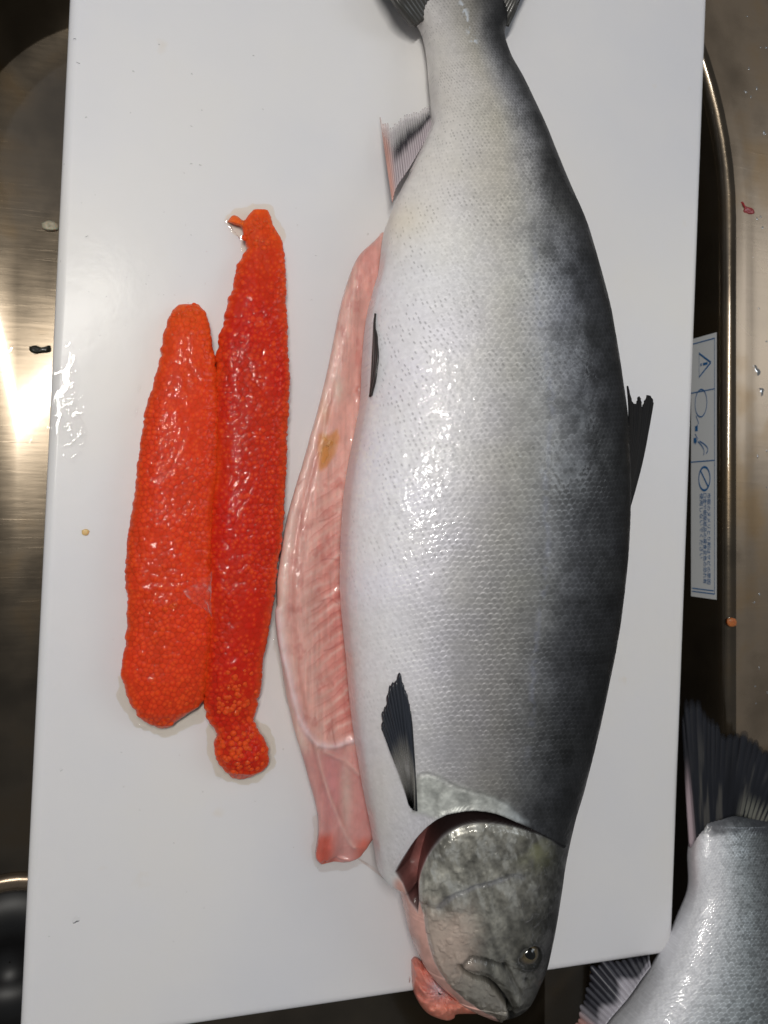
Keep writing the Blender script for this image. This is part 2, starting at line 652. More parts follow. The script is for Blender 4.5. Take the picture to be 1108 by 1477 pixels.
prof = [(.0025, -TB), (.0007, -TB + .0007), (0, -TB + .0025)] + [(0, -.0029)] + [(.0045 * (1 - math.cos(a)), -.0028 * (1 - math.sin(a))) for a in np.linspace(.3, math.pi / 2, 5)]
V = np.array([board_loop(i, z) for i, z in prof])
nr, nc = V.shape[:2]
me = mesh_np('board', V.reshape(-1, 3), grid_faces(nr, nc, True))
bm = bmesh.new(); bm.from_mesh(me); bm.verts.ensure_lookup_table()
bm.faces.new([bm.verts[(nr - 1) * nc + k] for k in range(nc)])
bm.faces.new([bm.verts[k] for k in reversed(range(nc))])
bmesh.ops.recalc_face_normals(bm, faces=bm.faces)
bm.to_mesh(me); bm.free()
me.shade_smooth()
o = new_obj('slab', me, M_board, brd)
o.modifiers.new('wn', 'WEIGHTED_NORMAL').keep_sharp = True


# ------------------------------------------------------------------ scale lattice shared by both fish
def scale_field(X, Y, lat, width, vtab, yk, h):
    v = np.interp(Y, yk, vtab)
    s = np.arcsin(np.clip(.97 * (2 * lat - 1), -1, 1)) * width / 2 / (h * 1.12)
    v = v + .26 * np.minimum(s + 4, 0) * .5 + .05 * s
    u = s + .9 * (fbm(X / 55, Y / 80, 3) - .5)
    v = v + 1.3 * (fbm(X / 90, Y / 70, 4) - .5)
    H = np.zeros(X.shape); Qq = np.ones(X.shape); ID = np.zeros(X.shape); DU = np.zeros(X.shape); DV = np.zeros(X.shape)
    fl = np.floor(v)
    for dj in (-1, 0, 1, 2):
        j = fl + dj
        off = .5 * (j % 2)
        i = np.round(u - off)
        du, dv = u - off - i, v - j
        dv = dv + .22 * (hash2(i, j, 5) - .5)
        du = du + .16 * (hash2(i, j, 6) - .5)
        q = (du / .60) ** 2 + (dv / 1.02) ** 2
        ins = (q < 1) & (dv < .9)
        H = np.where(ins, .45 - .55 * dv * (.7 + .6 * hash2(i, j, 7)), H)
        Qq = np.where(ins, q, Qq)
        ID = np.where(ins, hash2(i, j), ID)
        DU = np.where(ins, du, DU)
        DV = np.where(ins, dv, DV)
    return H, Qq, ID, DU, DV


def surf_lookup(X, Y, V, NRM):
    """nearest upper-surface point for a pixel"""
    top = NRM[..., 2] > .05
    xs, ys, vs, ns = X[top], Y[top], V[top], NRM[top]
    key = (np.floor(ys / 6).astype(int), np.floor(xs / 6).astype(int))
    grid = {}
    order = np.arange(len(xs))
    stride = 1
    for a, b, k in zip(key[0][::stride], key[1][::stride], order[::stride]):
        grid.setdefault((a, b), []).append(k)
    def f(px, py, off=0.):
        a, b = int(py // 6), int(px // 6)
        cand = []
        r = 0
        while not cand and r < 12:
            r += 1
            for i in range(a - r, a + r + 1):
                for j in range(b - r, b + r + 1):
                    cand += grid.get((i, j), [])
        c = np.array(cand)
        k = c[np.argmin((xs[c] - px) ** 2 + (ys[c] - py) ** 2)]
        return vs[k] + ns[k] * off
    return f


# ------------------------------------------------------------------ the salmon on the board
XL_PTS = [(575, -30), (585, 0), (596, 27), (608, 50), (615, 83), (618, 119), (621, 150), (621, 180), (612, 205), (598, 235), (583, 265), (570, 292), (560, 318), (552, 342),
          (546, 390), (538, 420), (528, 460), (522, 520), (519, 580), (511, 625), (502, 670), (495, 720), (491, 780), (490, 850), (494, 900), (499, 950), (504, 1010),
          (512, 1070), (522, 1130), (534, 1190), (540, 1225), (544, 1250), (553, 1262), (572, 1268), (577, 1284), (586, 1325), (594, 1353), (605, 1378), (622, 1402), (640, 1420), (662, 1440), (690, 1457), (704, 1464), (714, 1469)]
XR_PTS = [(752, -30), (741, 0), (731, 32), (728, 50), (739, 83), (761, 123), (786, 177), (808, 231), (826, 274), (848, 325), (868, 393), (880, 440), (890, 490), (898, 540), (905, 590), (909, 640), (911, 700),
          (909, 760), (905, 820), (898, 880), (890, 930), (880, 980), (868, 1040), (856, 1090), (843, 1141), (831, 1180), (823, 1215), (816, 1250), (811, 1285), (803, 1335), (796, 1370), (789, 1399), (777, 1427), (768, 1446), (756, 1459), (744, 1465), (726, 1469)]
xlf, xrf = edge_fn(XL_PTS, 3), edge_fn(XR_PTS, 4)
Tf = lambda y: np.interp(y, [-30, 0, 50, 170, 330, 500, 700, 850, 1000, 1150, 1250, 1330, 1400, 1440, 1458, 1469],
                         [.010, .017, .024, .036, .050, .060, .067, .067, .063, .056, .050, .043, .033, .024, .015, .006])
_ty = np.arange(-30, 1470.0)
_tk = np.ones(41) / 41
_ts = np.convolve(np.pad(Tf(_ty), 20, mode='edge'), _tk, 'valid')
_ts = np.where(_ty > 1440, Tf(_ty), _ts)
Tsm = lambda y: np.interp(y, _ty, _ts)
rows = np.arange(-28, 1468.6, 1.2)
V, X, Y, NR = loft(rows, xlf, xrf, .0005, Tsm, 370, 36, 2.15)
wid = np.maximum(4, xrf(Y) - xlf(Y))
lat = np.clip((X - xlf(Y)) / wid, 0, 1)
up = sstep(-.15, .2, NR[..., 2])
hsz = lambda y: 9.0 * (np.clip(xrf(y) - xlf(y), 60, 430) / 420) ** .62
yk = np.arange(-60, 1500.0)
vtab = np.cumsum(1 / (hsz(np.clip(yk, -30, 1180)) * .86))
H, Qq, ID, DU, DV = scale_field(X, Y, lat, np.interp(Y, yk, np.interp(yk, np.clip(yk, -30, 1180), xrf(np.clip(yk, -30, 1180)) - xlf(np.clip(yk, -30, 1180)))), vtab, yk, hsz(np.clip(Y, -30, 1180)))

# regions of the head
HEAD = smooth_curve([(830, 1228), (809, 1222), (790, 1209), (760, 1198), (725, 1190), (690, 1188), (660, 1195), (638, 1209), (621, 1230), (610, 1252), (605, 1272), (605, 1296), (611, 1319), (616, 1350), (624, 1380), (638, 1407), (660, 1432), (690, 1455), (712, 1466)], 5) + [(740, 1490), (860, 1490), (880, 1300)]
GILL = smooth_curve([(569, 1258), (584, 1233), (601, 1208), (621, 1188), (645, 1174), (680, 1168), (712, 1172), (742, 1184), (772, 1198), (812, 1219)], 5)
GAP = GILL + smooth_curve([(812, 1221), (790, 1209), (760, 1198), (725, 1190), (690, 1188), (660, 1195), (638, 1209), (621, 1230), (610, 1252), (605, 1272), (605, 1296), (603, 1318)], 5) + [(590, 1300), (580, 1275)]
hb = Y > 1060
Xh, Yh = X[hb], Y[hb]
def head_field(fn, default=-99.):
    r = np.full(X.shape, default)
    r[hb] = fn(Xh, Yh)
    return r
sHead = head_field(lambda a, b: sdf(a, b, HEAD))
sGap = head_field(lambda a, b: sdf(a, b, GAP))
dGill = head_field(lambda a, b: dpoly(a, b, GILL), 99)
CHEEK = smooth_curve([(633, 1304), (645, 1294), (660, 1285), (685, 1275), (710, 1269), (738, 1260), (752, 1263)], 5)
SUBOP = smooth_curve([(618, 1238), (617, 1265), (616, 1292), (612, 1320)], 5)
MOUTH = smooth_curve([(664, 1389), (672, 1400), (683, 1408), (702, 1413), (714, 1423), (729, 1443), (735, 1456), (737, 1468)], 5)
MAXIL = smooth_curve([(668, 1385), (690, 1389), (714, 1400), (732, 1417), (744, 1440)], 5)
GROOVE = smooth_curve([(727, 1388), (734, 1402), (742, 1418), (748, 1428)], 5)
PREOP = smooth_curve([(664, 1384), (680, 1377), (704, 1382), (728, 1392)], 5)
dCheek = head_field(lambda a, b: dpoly(a, b, CHEEK), 99)
dSub = head_field(lambda a, b: dpoly(a, b, SUBOP), 99)
dMouth = head_field(lambda a, b: dpoly(a, b, MOUTH), 99)
dMax = head_field(lambda a, b: dpoly(a, b, MAXIL), 99)
dGro = head_field(lambda a, b: dpoly(a, b, GROOVE), 99)
dPre = head_field(lambda a, b: dpoly(a, b, PREOP), 99)
EYE = (763, 1377)
dEye = np.hypot((X - EYE[0]), (Y - EYE[1]) * 1.05)
NOS = head_field(lambda a, b: np.hypot(a - 758, b - 1412), 99)
CLEI = smooth_curve([(596, 1170), (599, 1128), (612, 1116), (635, 1122), (662, 1136), (700, 1146), (733, 1160), (760, 1186)], 5)
CLEIP = CLEI + GILL[::-1][10:-18]
sClei = head_field(lambda a, b: sdf(a, b, CLEIP))
dCl = head_field(lambda a, b: dpoly(a, b, CLEI), 99)

inhead = sstep(-1.5, 1.5, sHead)
trunk = (1 - inhead) * (1 - sstep(-1, 1.5, sGap)) * (1 - sstep(1262, 1272, Y))
clei = sstep(-7, 8, sClei + 7 * (fbm(X / 12, Y / 12, 25, 3) - .5))
n1 = fbm(X / 90, Y / 140, 21, 4)
n2 = fbm(X / 14, Y / 14, 31, 3)
n3 = fbm(X / 5, Y / 5, 41, 2)

# relief
amp = np.interp(lat, [0, .08, .25, .4, .7, .9, 1], [.02, .05, .5, 1, 1, .9, .5]) * np.interp(Y, [-30, 60, 250, 450, 1080, 1140, 1170], [.15, .25, .4, .85, 1, .8, .25])
spat = .35 + .65 * sstep(.36, .56, fbm(X / 48, Y / 60, 23, 3))
disp = .00026 * amp * spat * H * trunk * (1 - clei)
disp += trunk * (.0009 * (n1 - .5) + .00028 * (n2 - .5) * np.interp(lat, [0, .2, .5, 1], [.5, .8, .6, .5]))
belly_w = np.exp(-((lat - .27) / .16) ** 2) * np.interp(Y, [300, 480, 560, 760, 1000, 1110], [0, .4, 1, .8, .3, .6])
disp += trunk * belly_w * .00052 * (fbm(X / 7, Y / 11, 55, 2) - .5)
disp -= .016 * sstep(0, 9, sGap) * sstep(0, 14, 1330 - Y) * np.interp(lat, [0, .10, .25], [.15, .6, 1])
rfade = sstep(.97, .74, lat)
disp += inhead * rfade * .0020 * sstep(-1, 9, sHead) * (1 - .6 * sstep(1350, 1440, Y))
disp += inhead * (.0012 * (fbm(X / 45, Y / 45, 61, 4) - .5) + .0003 * (n2 - .5))
disp -= inhead * .0005 * np.exp(-(dCheek / 2.0) ** 2)
disp += inhead * .00055 * sstep(.45, .7, fbm(X / 11, Y / 11, 65, 3)) + inhead * .00030 * (n3 - .5)
disp -= inhead * .0006 * np.exp(-(dSub / 2) ** 2)
disp -= .0060 * np.exp(-(dMouth / 3.2) ** 2)
disp += inhead * .0028 * np.exp(-(dMax / 8) ** 2)
disp -= inhead * .0012 * np.exp(-(dGro / 2.5) ** 2) + inhead * .0008 * np.exp(-(dPre / 2.5) ** 2)
disp += inhead * (.0012 * np.exp(-((dEye - 20) / 5) ** 2) - .0018 * sstep(19, 13, dEye))
disp -= inhead * .0010 * np.exp(-(NOS / 2.5) ** 2)
disp += clei * (1 - inhead) * (.0007 + .0004 * (n2 - .5)) * (1 - sstep(-1, 2, sGap)) - trunk * .0003 * np.exp(-(dCl / 2.2) ** 2)
# rolled rim of the gill opening
disp += (1 - sstep(-1, 1, sGap)) * (1 - inhead) * .0012 * np.exp(-(dGill / 5) ** 2) * sstep(1262, 1240, Y)
disp = disp * (1 - inhead * (1 - sstep(1.0, .86, lat)))
NRs = NR
V = V + NRs * (disp * up)[..., None]
# front of the snout: mouth notch keeps upper and lower jaw apart
NR2 = grid_normals(V, True)

# pigment
Ys = [-30, 0, 60, 200, 400, 600, 800, 1000, 1160, 1300]
Ls = [0, .2, .4, .55, .7, .82, .92, 1]
TB_ = np.array([[.45, .40, .32, .2, .1, .06, .05, .04], [.50, .45, .40, .28, .12, .07, .05, .04], [.56, .53, .49, .43, .30, .15, .06, .04], [.62, .61, .57, .54, .50, .40, .14, .05],
                [.74, .70, .64, .57, .48, .28, .10, .045], [.76, .72, .56, .43, .33, .17, .07, .035], [.76, .71, .46, .33, .25, .13, .06, .03],
                [.73, .64, .36, .26, .17, .07, .04, .025], [.66, .56, .34, .24, .13, .06, .035, .022], [.6, .5, .34, .24, .13, .06, .035, .022]])
latw = np.clip(lat + .10 * (fbm(X / 70, Y / 110, 71, 4) - .5) * sstep(.1, .4, lat) + .16 * (fbm(X / 22, Y / 30, 73, 4) - .5) * sstep(.5, .75, lat), 0, 1)
ri = np.interp(Y, Ys, np.arange(len(Ys)))
r0 = np.clip(np.floor(ri).astype(int), 0, len(Ys) - 2)
fr = ri - r0
ci = np.interp(latw, Ls, np.arange(len(Ls)))
c0 = np.clip(np.floor(ci).astype(int), 0, len(Ls) - 2)
fc = ci - c0
A = (TB_[r0, c0] * (1 - fc) + TB_[r0, c0 + 1] * fc) * (1 - fr) + (TB_[r0 + 1, c0] * (1 - fc) + TB_[r0 + 1, c0 + 1] * fc) * fr
# pattern of the scales: dark pockets, pale rims, single specks
edge = sstep(.55, 1.0, Qq)
pat = np.interp(lat, [0, .25, .45, .7, .85, 1], [0, .12, .35, .6, 1, 1.])
A = A * (1 + pat * (.55 * (edge - .4)) + pat * .35 * (ID - .5))
sj = (ID * 7.31) % 1.0
speck = sstep(.13, .02, (DU + .25 * (sj - .5) - .55 * (DV + .35)) ** 2 / (.10 + .25 * sj) + (DV + .35 + .2 * (sj - .5)) ** 2 * .75) * (ID > np.interp(lat, [0, .1, .3, .6, .8], [.80, .55, .35, .32, .25]))
glint = sstep(1.0, .80, np.abs(Qq - .86) / .14) * sstep(.55, .10, np.abs(DU)) * (DV < -.3) * np.interp(lat, [.12, .26, .5, .72, .9], [0, .8, .9, .5, .25]) * np.interp(Y, [250, 480, 620, 1090, 1160], [.1, .35, 1, 1, 0]) * (.25 + .75 * ((ID * 3.77) % 1.0))  # glints on the scale edges, painted into the colour
spw = np.interp(Y, [0, 120, 520, 700, 900, 1100], [.55, .75, .8, .55, .42, .2]) * np.interp(lat, [0, .04, .15, .5, .8, 1], [.1, .55, .9, .6, .8, .4])
clus = sstep(.32, .62, fbm(X / 38, Y / 38, 83, 3))
A = A * (1 - .78 * speck * spw * (.35 + .65 * clus))
blot = sstep(.52, .68, fbm(X / 20, Y / 28, 91, 4)) * np.interp(lat, [.5, .8, 1], [0, .5, .5])
A = A * (1 - .5 * blot)
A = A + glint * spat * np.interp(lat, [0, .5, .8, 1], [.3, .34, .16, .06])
A = A * (.92 + .16 * n3)
tint = np.stack([1 + .02 * (n1 - .5), np.ones(X.shape), 1.02 + .10 * (fbm(X / 60, Y / 60, 101, 3) - .5)], -1)
ol = np.interp(lat, [.35, .6, .85], [0, 1, .6])[..., None]
tint = tint * (1 + ol * np.array([.02, .01, -.07]))
tint = tint * (1 + (np.interp(lat, [0, .1, .5, .7], [.3, 1, 1, .3]) * np.interp(Y, [330, 460], [0, 1]))[..., None] * np.array([.006, -.012, .028]))
warm = (np.interp(Y, [0, 250, 400], [1, 1, 0]))[..., None]
tint = tint * (1 + warm * np.array([.03, -.015, -.06]))
C = A[..., None] * tint
# violet streak of the lateral line
ll = np.exp(-((lat - (.71 + .01 * np.sin(Y / 40))) * wid / 5) ** 2) * np.interp(Y, [200, 420, 1000, 1150], [0, 1, 1, 0]) * sstep(.35, .6, fbm(X / 9, Y / 9, 111, 2))
C = C * (1 - .14 * ll[..., None]) + .14 * ll[..., None] * np.array([.36, .38, .50])
streak = sstep(.45, .62, n3) * np.exp(-(dpoly(X, Y, [(662, -10), (672, 22), (678, 44), (686, 66)]) / 4.5) ** 2) * sstep(.42, .6, n2) 
C = C * (1 - .7 * streak[..., None]) + .7 * streak[..., None] * np.array([.62, .68, .76])  # white highlight near the tail root, painted into the skin colour
# yellow-white flush where the belly was opened, pink near the vent
vent = np.exp(-((X - 575) / 45) ** 2 - ((Y - 315) / 30) ** 2)[..., None]
C = C * (1 - .4 * vent) + .4 * vent * np.array([.72, .62, .45])
pecw = np.exp(-((X - 545) / 26) ** 2 - ((Y - 1140) / 130) ** 2)[..., None]
C = C * (1 - .45 * pecw) + .45 * pecw * np.array([.60, .56, .50])
# collar bone: bright silver foil
C = C * (1 - clei[..., None]) + clei[..., None] * (.50 + .5 * (n2 - .5) + .2 * (n3 - .5))[..., None] * np.array([.97, 1, .95])
dk = np.exp(-(dCl / 2.2) ** 2)[..., None] * trunk[..., None]
C = C * (1 - .30 * dk * n2[..., None] * 1.5)
# head
nh = fbm(X / 34, Y / 34, 121, 5)
hl = np.clip((X - 604) / (820 - 604), 0, 1)
hA = np.interp(hl, [0, .2, .5, .75, .88, 1], [.42, .36, .30, .21, .07, .02]) * np.interp(Y, [1180, 1270, 1330, 1400, 1470], [1.15, 1.05, .85, .72, .75])
hs = fbm((X - .3 * Y) / 8, (Y + .4 * X) / 26, 127, 4)
hA = .70 * hA * (.32 + 1.36 * nh) * (.55 + .9 * hs) * (.55 + .9 * n2) * (.6 + .8 * n3)
hC = hA[..., None] * np.array([1, .975, .86])
pk = (sstep(52, 8, np.hypot((X - 640) * .75, (Y - 1350) * .42) ) )[..., None] * sstep(1275, 1350, Y + 50 * (nh - .5))[..., None]
hC = hC * (1 - .75 * pk) + .75 * pk * (np.array([.60, .47, .40]) * (.8 + .4 * nh[..., None]))
jaw = (sstep(0, 10, (Y - np.interp(X, [664, 683, 702, 714, 729, 737], [1389, 1408, 1413, 1423, 1443, 1468]))) * sstep(662, 672, X))[..., None]
hC = hC * (1 - .5 * jaw) + .5 * jaw * np.array([.42, .38, .33]) * (.7 + .6 * nh[..., None])
ye = np.exp(-((X - 772) / 22) ** 2 - ((Y - 1228) / 22) ** 2)[..., None] * sstep(.4, .65, nh)[..., None]
hC = hC * (1 - .5 * ye) + .5 * ye * np.array([.42, .43, .22])
foil = (sstep(.46, .66, .5 * fbm(X / 15, Y / 15, 131, 5) + .5 * hs) * (.3 + .9 * n3) * np.interp(hl, [0, .6, .9], [1, .7, .2]) * sstep(1330, 1270, Y))[..., None]
hC = hC * (1 - .75 * np.clip(foil, 0, 1)) + .75 * np.clip(foil, 0, 1) * np.array([.74, .75, .72])
cl = (np.exp(-((dCheek - 1.0) / 2.6) ** 2))[..., None]
hC = hC * (1 - .42 * cl * (.4 + n2[..., None])) + .28 * cl * n2[..., None] * np.array([.34, .36, .50])
hC = hC * (1 - .6 * np.exp(-(dPre / 2.5) ** 2) - .25 * np.exp(-(dGro / 2.5) ** 2))[..., None]
hC = hC * (1 - .9 * np.exp(-(dMouth / 3.2) ** 2))[..., None]
er = np.exp(-((dEye - 19) / 5) ** 2)[..., None]
hC = hC * (1 - .70 * er) * (1 - .8 * np.exp(-(NOS / 2.6) ** 2))[..., None]
hC = hC * (1 - .5 * (np.exp(-(np.hypot(X - 793, Y - 1250) / 14) ** 2) * (n2 > .5))[..., None])
C = C * (1 - inhead[..., None]) + inhead[..., None] * hC
# gill chamber and throat
gp = (sstep(-1, 2, sGap))[..., None]
redg = np.exp(-((X - 612) / 30) ** 2 - ((Y - 1262) / 36) ** 2)[..., None]
gC = np.array([.020, .012, .012]) * (1 - redg) + redg * np.array([.28, .10, .09]) * (.5 + 1.0 * n2[..., None])
C = C * (1 - gp) + gp * gC
thr = ((1 - inhead) * (1 - sstep(-1, 2, sGap)) * sstep(1260, 1275, Y) * sstep(562, 576, X))[..., None]
thc = np.array([.62, .36, .31]) * (.75 + .5 * n2[..., None])
C = C * (1 - thr) + thr * thc
C = C * np.interp(lat, [0, .3, .45, .6, .72, .84, 1], [1.17, 1.16, 1.10, 1.05, 1.02, .66, .28])[..., None]
C = C * (1 + sstep(.55, .85, lat)[..., None] * (1 - inhead[..., None]) * np.array([-.07, -.01, .13]))
C = np.clip(C, .004, .92)
Mt = np.interp(lat, [0, .2, .4, .7, .85, 1], [.0, .04, .20, .22, .08, .0]) * trunk + inhead * (.22 + .5 * foil[..., 0]) * (1 - pk[..., 0]) + clei * .3 * trunk
Ro = np.interp(lat, [0, .3, .5, .8, 1], [.55, .52, .50, .58, .62]) + .1 * (n2 - .5)
wet = .22 + 1.0 * sstep(.46, .60, fbm(X / 24, Y / 34, 151, 4))
Ro = Ro * (1 - .36 * inhead * (1 - sstep(.75, .95, lat)))
Co = np.where(sGap > 0, .15, .62 * wet + .2 * inhead) * np.interp(lat, [.6, .85, 1], [1, .45, .2])
PR = np.stack([np.clip(Mt, 0, 1), np.clip(Ro, .1, 1), np.clip(Co, 0, 1)], -1)

salmon = empty('salmon', tuple(P(700, 800, 0)),
               label='whole silver salmon lying on the white board with its belly slit open', cat='fish', group='salmon')
body = new_obj('body', loft_mesh('salmon_body', V, {'Col': C, 'Prm': PR}), M_skin, salmon)
on_body = surf_lookup(X[::2, ::2], Y[::2, ::2], V[::2, ::2], NR2[::2, ::2])


def fin(name, parent, base, tip, zb, zt, colfn, nray=12, ridge=.0006, jag=.06, thick=.0008, bow=0., surf=None, off=.001, bend=None, m=None):
    """rays fan from the base line to the tip line; zb/zt heights, or lying on a surface"""
    base, tip = np.array(smooth_curve(base, 8)), np.array(smooth_curve(tip, 8))
    nu, nw = nray * 7 + 1, 26
    u = np.linspace(0, 1, nu)
    def along(p, t):
        d = np.concatenate([[0], np.cumsum(np.hypot(*np.diff(p, axis=0).T))])
        d /= d[-1]
        return np.stack([np.interp(t, d, p[:, 0]), np.interp(t, d, p[:, 1])], -1)
    B, Tp = along(base, u), along(tip, u)
    ph = u * nray
    k = np.floor(ph + .5)
    rl = 1 + jag * ((hash2(k, k * 0 + 3, len(name)) - .6) * 1.1 + 2.2 * (fbm(u * 5 + len(name), u * 0 + .5, 777, 3) - .5)) - jag * .7 * (np.abs(ph - k) * 2) ** 2
    w = np.linspace(0, 1, nw)
    G = B[:, None] + (Tp - B)[:, None] * (w[None, :, None] * rl[:, None, None])
    if bend is not None:
        G = G + np.array(bend) * (np.sin(np.pi * w)[None, :, None])
    rid = (np.cos(2 * np.pi * ph) * (.35 + 1.3 * fbm(u * 9, u * 0 + 2.5, 778, 2)))[:, None] * (1 - .5 * w)[None]
    if surf:
        VV = np.array([[surf(G[a, b, 0], G[a, b, 1], 0) for b in range(nw)] for a in range(nu)])
        for _ in range(3):
            VV[1:-1] = (VV[:-2] + 2 * VV[1:-1] + VV[2:]) / 4
            VV[:, 1:-1] = (VV[:, :-2] + 2 * VV[:, 1:-1] + VV[:, 2:]) / 4
        VV[..., 2] += off + ridge * rid + bow * np.sin(np.pi * w)[None]
    else:
        z = zb + (zt - zb) * w[None] + ridge * rid + bow * np.sin(np.pi * w)[None]
        VV = P(G[..., 0], G[..., 1], z)
    cc = colfn(u[:, None] + 0 * w[None], w[None] + 0 * u[:, None], rid, G[..., 0], G[..., 1])
    me = mesh_np(name, VV.reshape(-1, 3), grid_faces(nu, nw), True, {'Col': cc.reshape(-1, 4)})
    o = new_obj(name, me, m or M_fin, parent)
    s = o.modifiers.new('thickness', 'SOLIDIFY')
    s.thickness = thick
    s.offset = 0
    return o


def rgba(c, a):
    return np.concatenate([c, np.broadcast_to(a, c.shape[:-1])[..., None]], -1)


def pect_col(u, w, r, x, y):
    d = sstep(.30, .62, w + .25 * (u - .5))[..., None]
    c = np.array([.30, .29, .27]) * (1 - d) + d * np.array([.022, .026, .036])
    c = c * (1 + .35 * r[..., None] * (.3 + .7 * (1 - w[..., None])))
    a = np.clip((.05 + .35 * w + .75 * d[..., 0]) * sstep(.03, .3, w) + .8 * sstep(.80, 1, u), 0, 1) * (1 - .45 * sstep(.86, 1, w) * (r < .2))
    c = np.where((u > .93)[..., None], np.array([.015, .017, .022]), c)
    return rgba(np.clip(c, .004, 1), a)


fin('pectoral_fin', salmon, [(588, 1158), (593, 1165), (599, 1168)], [(547, 1046), (553, 1015), (563, 985), (574, 968), (583, 990), (590, 1022)], 0, 0, pect_col, 15, .0004, .05, .0007, .0014, on_body, .0016)


def pelv_col(u, w, r, x, y):
    c = np.array([.030, .027, .026]) + .22 * np.clip(-r, 0, 1)[..., None] * np.array([1, .85, .78])
    return rgba(c, np.clip(1.1 - .6 * sstep(.75, 1, w) * (r < 0), 0, 1))


fin('pelvic_fin', salmon, [(525, 571), (529, 574), (534, 571)], [(523, 470), (526, 447), (532, 446), (541, 478)], 0, 0, pelv_col, 4, .0006, .08, .0009, .002, on_body, .0022, bend=(3, 0))


def anal_col(u, w, r, x, y):
    dk = sstep(.30, .55, w) * sstep(.95, .66, w) * sstep(.10, .30, u)
    lead = sstep(.22, .04, u)
    c = np.array([.50, .44, .47])[None, None] * (1 - dk[..., None]) + dk[..., None] * np.array([.025, .022, .03])
    c = c * (1 - lead[..., None]) + lead[..., None] * np.array([.62, .36, .31])
    c = c * (1 + .12 * r[..., None])
    a = np.clip(.9 - .8 * sstep(.42, .80, w + .2 * (fbm(u * 25, w * 2, 781, 2) - .5)) * (1 - .3 * (r > .2)), .04, 1)
    a = np.maximum(a, lead * .65 * sstep(1, .7, w))
    return rgba(np.clip(c, .004, 1), a)


fin('anal_fin', salmon, [(566, 292), (572, 270), (590, 243), (608, 212), (622, 184)], [(549, 176), (565, 178), (585, 166), (604, 160), (619, 152)], .014, .004, anal_col, 22, .0003, .08, .0005, 0)


def dark_col(u, w, r, x, y):
    c = np.array([.012, .012, .013]) * (1 + .5 * r[..., None] * .5) + 0 * u[..., None]
    return rgba(np.clip(c, .003, 1), np.ones(u.shape))


fin('dorsal_fin', salmon, [(904, 640), (909, 690), (909, 730)], [(905, 556), (911, 578), (918, 582), (922, 570), (926, 586), (931, 576), (937, 569), (943, 580)], .030, .034, dark_col, 16, .00025, .02, .0012, 0, bend=(3, 2), m=M_fin_dark)


def caud_col(u, w, r, x, y):
    c = np.array([.035, .034, .031]) * (1 + .4 * r[..., None]) + 0 * u[..., None]
    return rgba(np.clip(c, .003, 1), np.ones(u.shape))


fin('caudal_fin', salmon, [(597, 38), (625, 20), (665, 14), (705, 20), (731, 38)], [(545, -28), (540, -130), (620, -150), (680, -130), (740, -160), (800, -150), (765, -40)], .012, .012, caud_col, 30, .0004, .04, .0035, .006)

# eye
ec = on_body(EYE[0], EYE[1])
en = np.array(CP - ec); en /= np.linalg.norm(en)
en = en * .55 + np.array([.35, -.05, .75]) * .45; en /= np.linalg.norm(en)
e1 = np.cross(en, [0, 1, 0]); e1 /= np.linalg.norm(e1)
e2 = np.cross(en, e1)
rr = np.linspace(0, 1, 22); aa = np.linspace(0, 2 * np.pi, 48, endpoint=False)
R_, A_ = np.meshgrid(rr, aa, indexing='ij')
er_ = .0053
Vv = ec + e1 * (er_ * R_ * np.cos(A_))[..., None] + e2 * (er_ * .95 * R_ * np.sin(A_))[..., None] + en * (.0004 + .0018 * (1 - R_ ** 2))[..., None]
nz_ = fbm(A_ * 3 + 9, R_ * 7 + 3, 141, 3)
ic = np.array([.095, .075, .042]) * (.35 + 1.2 * nz_[..., None])
rim = sstep(.70, .95, R_)[..., None]
ic = ic * (1 - rim) + rim * np.array([.06, .05, .04])
o = new_obj('eye', mesh_np('eye', Vv.reshape(-1, 3), grid_faces(22, 48, True)[:, ::-1], True, {'Col': ic}), M_eye, salmon)
pr = .0026
pw = 1 + .35 * np.maximum(0, np.cos(A_ - 2.3)) ** 4
Vv = ec - e2 * .0002 + e1 * (pr * R_ * pw * np.cos(A_))[..., None] + e2 * (pr * .95 * R_ * pw * np.sin(A_))[..., None] + en * (.0020 + .0006 * (1 - R_ ** 2))[..., None]
new_obj('pupil', mesh_np('pupil', Vv.reshape(-1, 3), grid_faces(22, 48, True)[:, ::-1], True, {'Col': np.full(R_.shape + (3,), .003)}), M_eye, o)

# ---- the opened belly wall, pink side up
FL = [(551, 336), (538, 350), (520, 366), (509, 385), (499, 413), (490, 445), (481, 490), (473, 530), (466, 560), (457, 595), (447, 630), (436, 670), (424, 710), (413, 750), (405, 795), (399, 840), (399, 880), (402, 925), (408, 975), (415, 1010),
      (424, 1050), (436, 1090), (447, 1130), (455, 1160), (459, 1185), (458, 1210), (455, 1234), (463, 1246)]
FR = [(556, 336), (562, 350), (560, 380), (556, 420), (552, 470), (548, 530), (545, 590), (538, 650), (530, 700), (524, 760), (522, 830), (525, 900), (530, 960), (536, 1020), (540, 1080), (543, 1130), (546, 1180), (543, 1203), (536, 1215), (527, 1228), (516, 1240), (494, 1246)]
flf, frf = edge_fn(FL, 3), edge_fn(FR, 3)
rows = np.arange(336.5, 1244, 1.6)
Tq = lambda y: np.interp(y, [336, 345, 380, 600, 850, 1050, 1150, 1220, 1240, 1244], [.002, .006, .009, .012, .015, .014, .012, .010, .007, .003])
V, X, Y, NR = loft(rows, flf, frf, .0004, Tq, 130, 14, 2.6)
up = sstep(-.1, .25, NR[..., 2])
w_ = np.maximum(2, frf(Y) - flf(Y))
lt = np.clip((X - flf(Y)) / w_, 0, 1)
n1 = fbm(X / 40, Y / 60, 201, 4); n2 = fbm(X / 10, Y / 14, 211, 3)
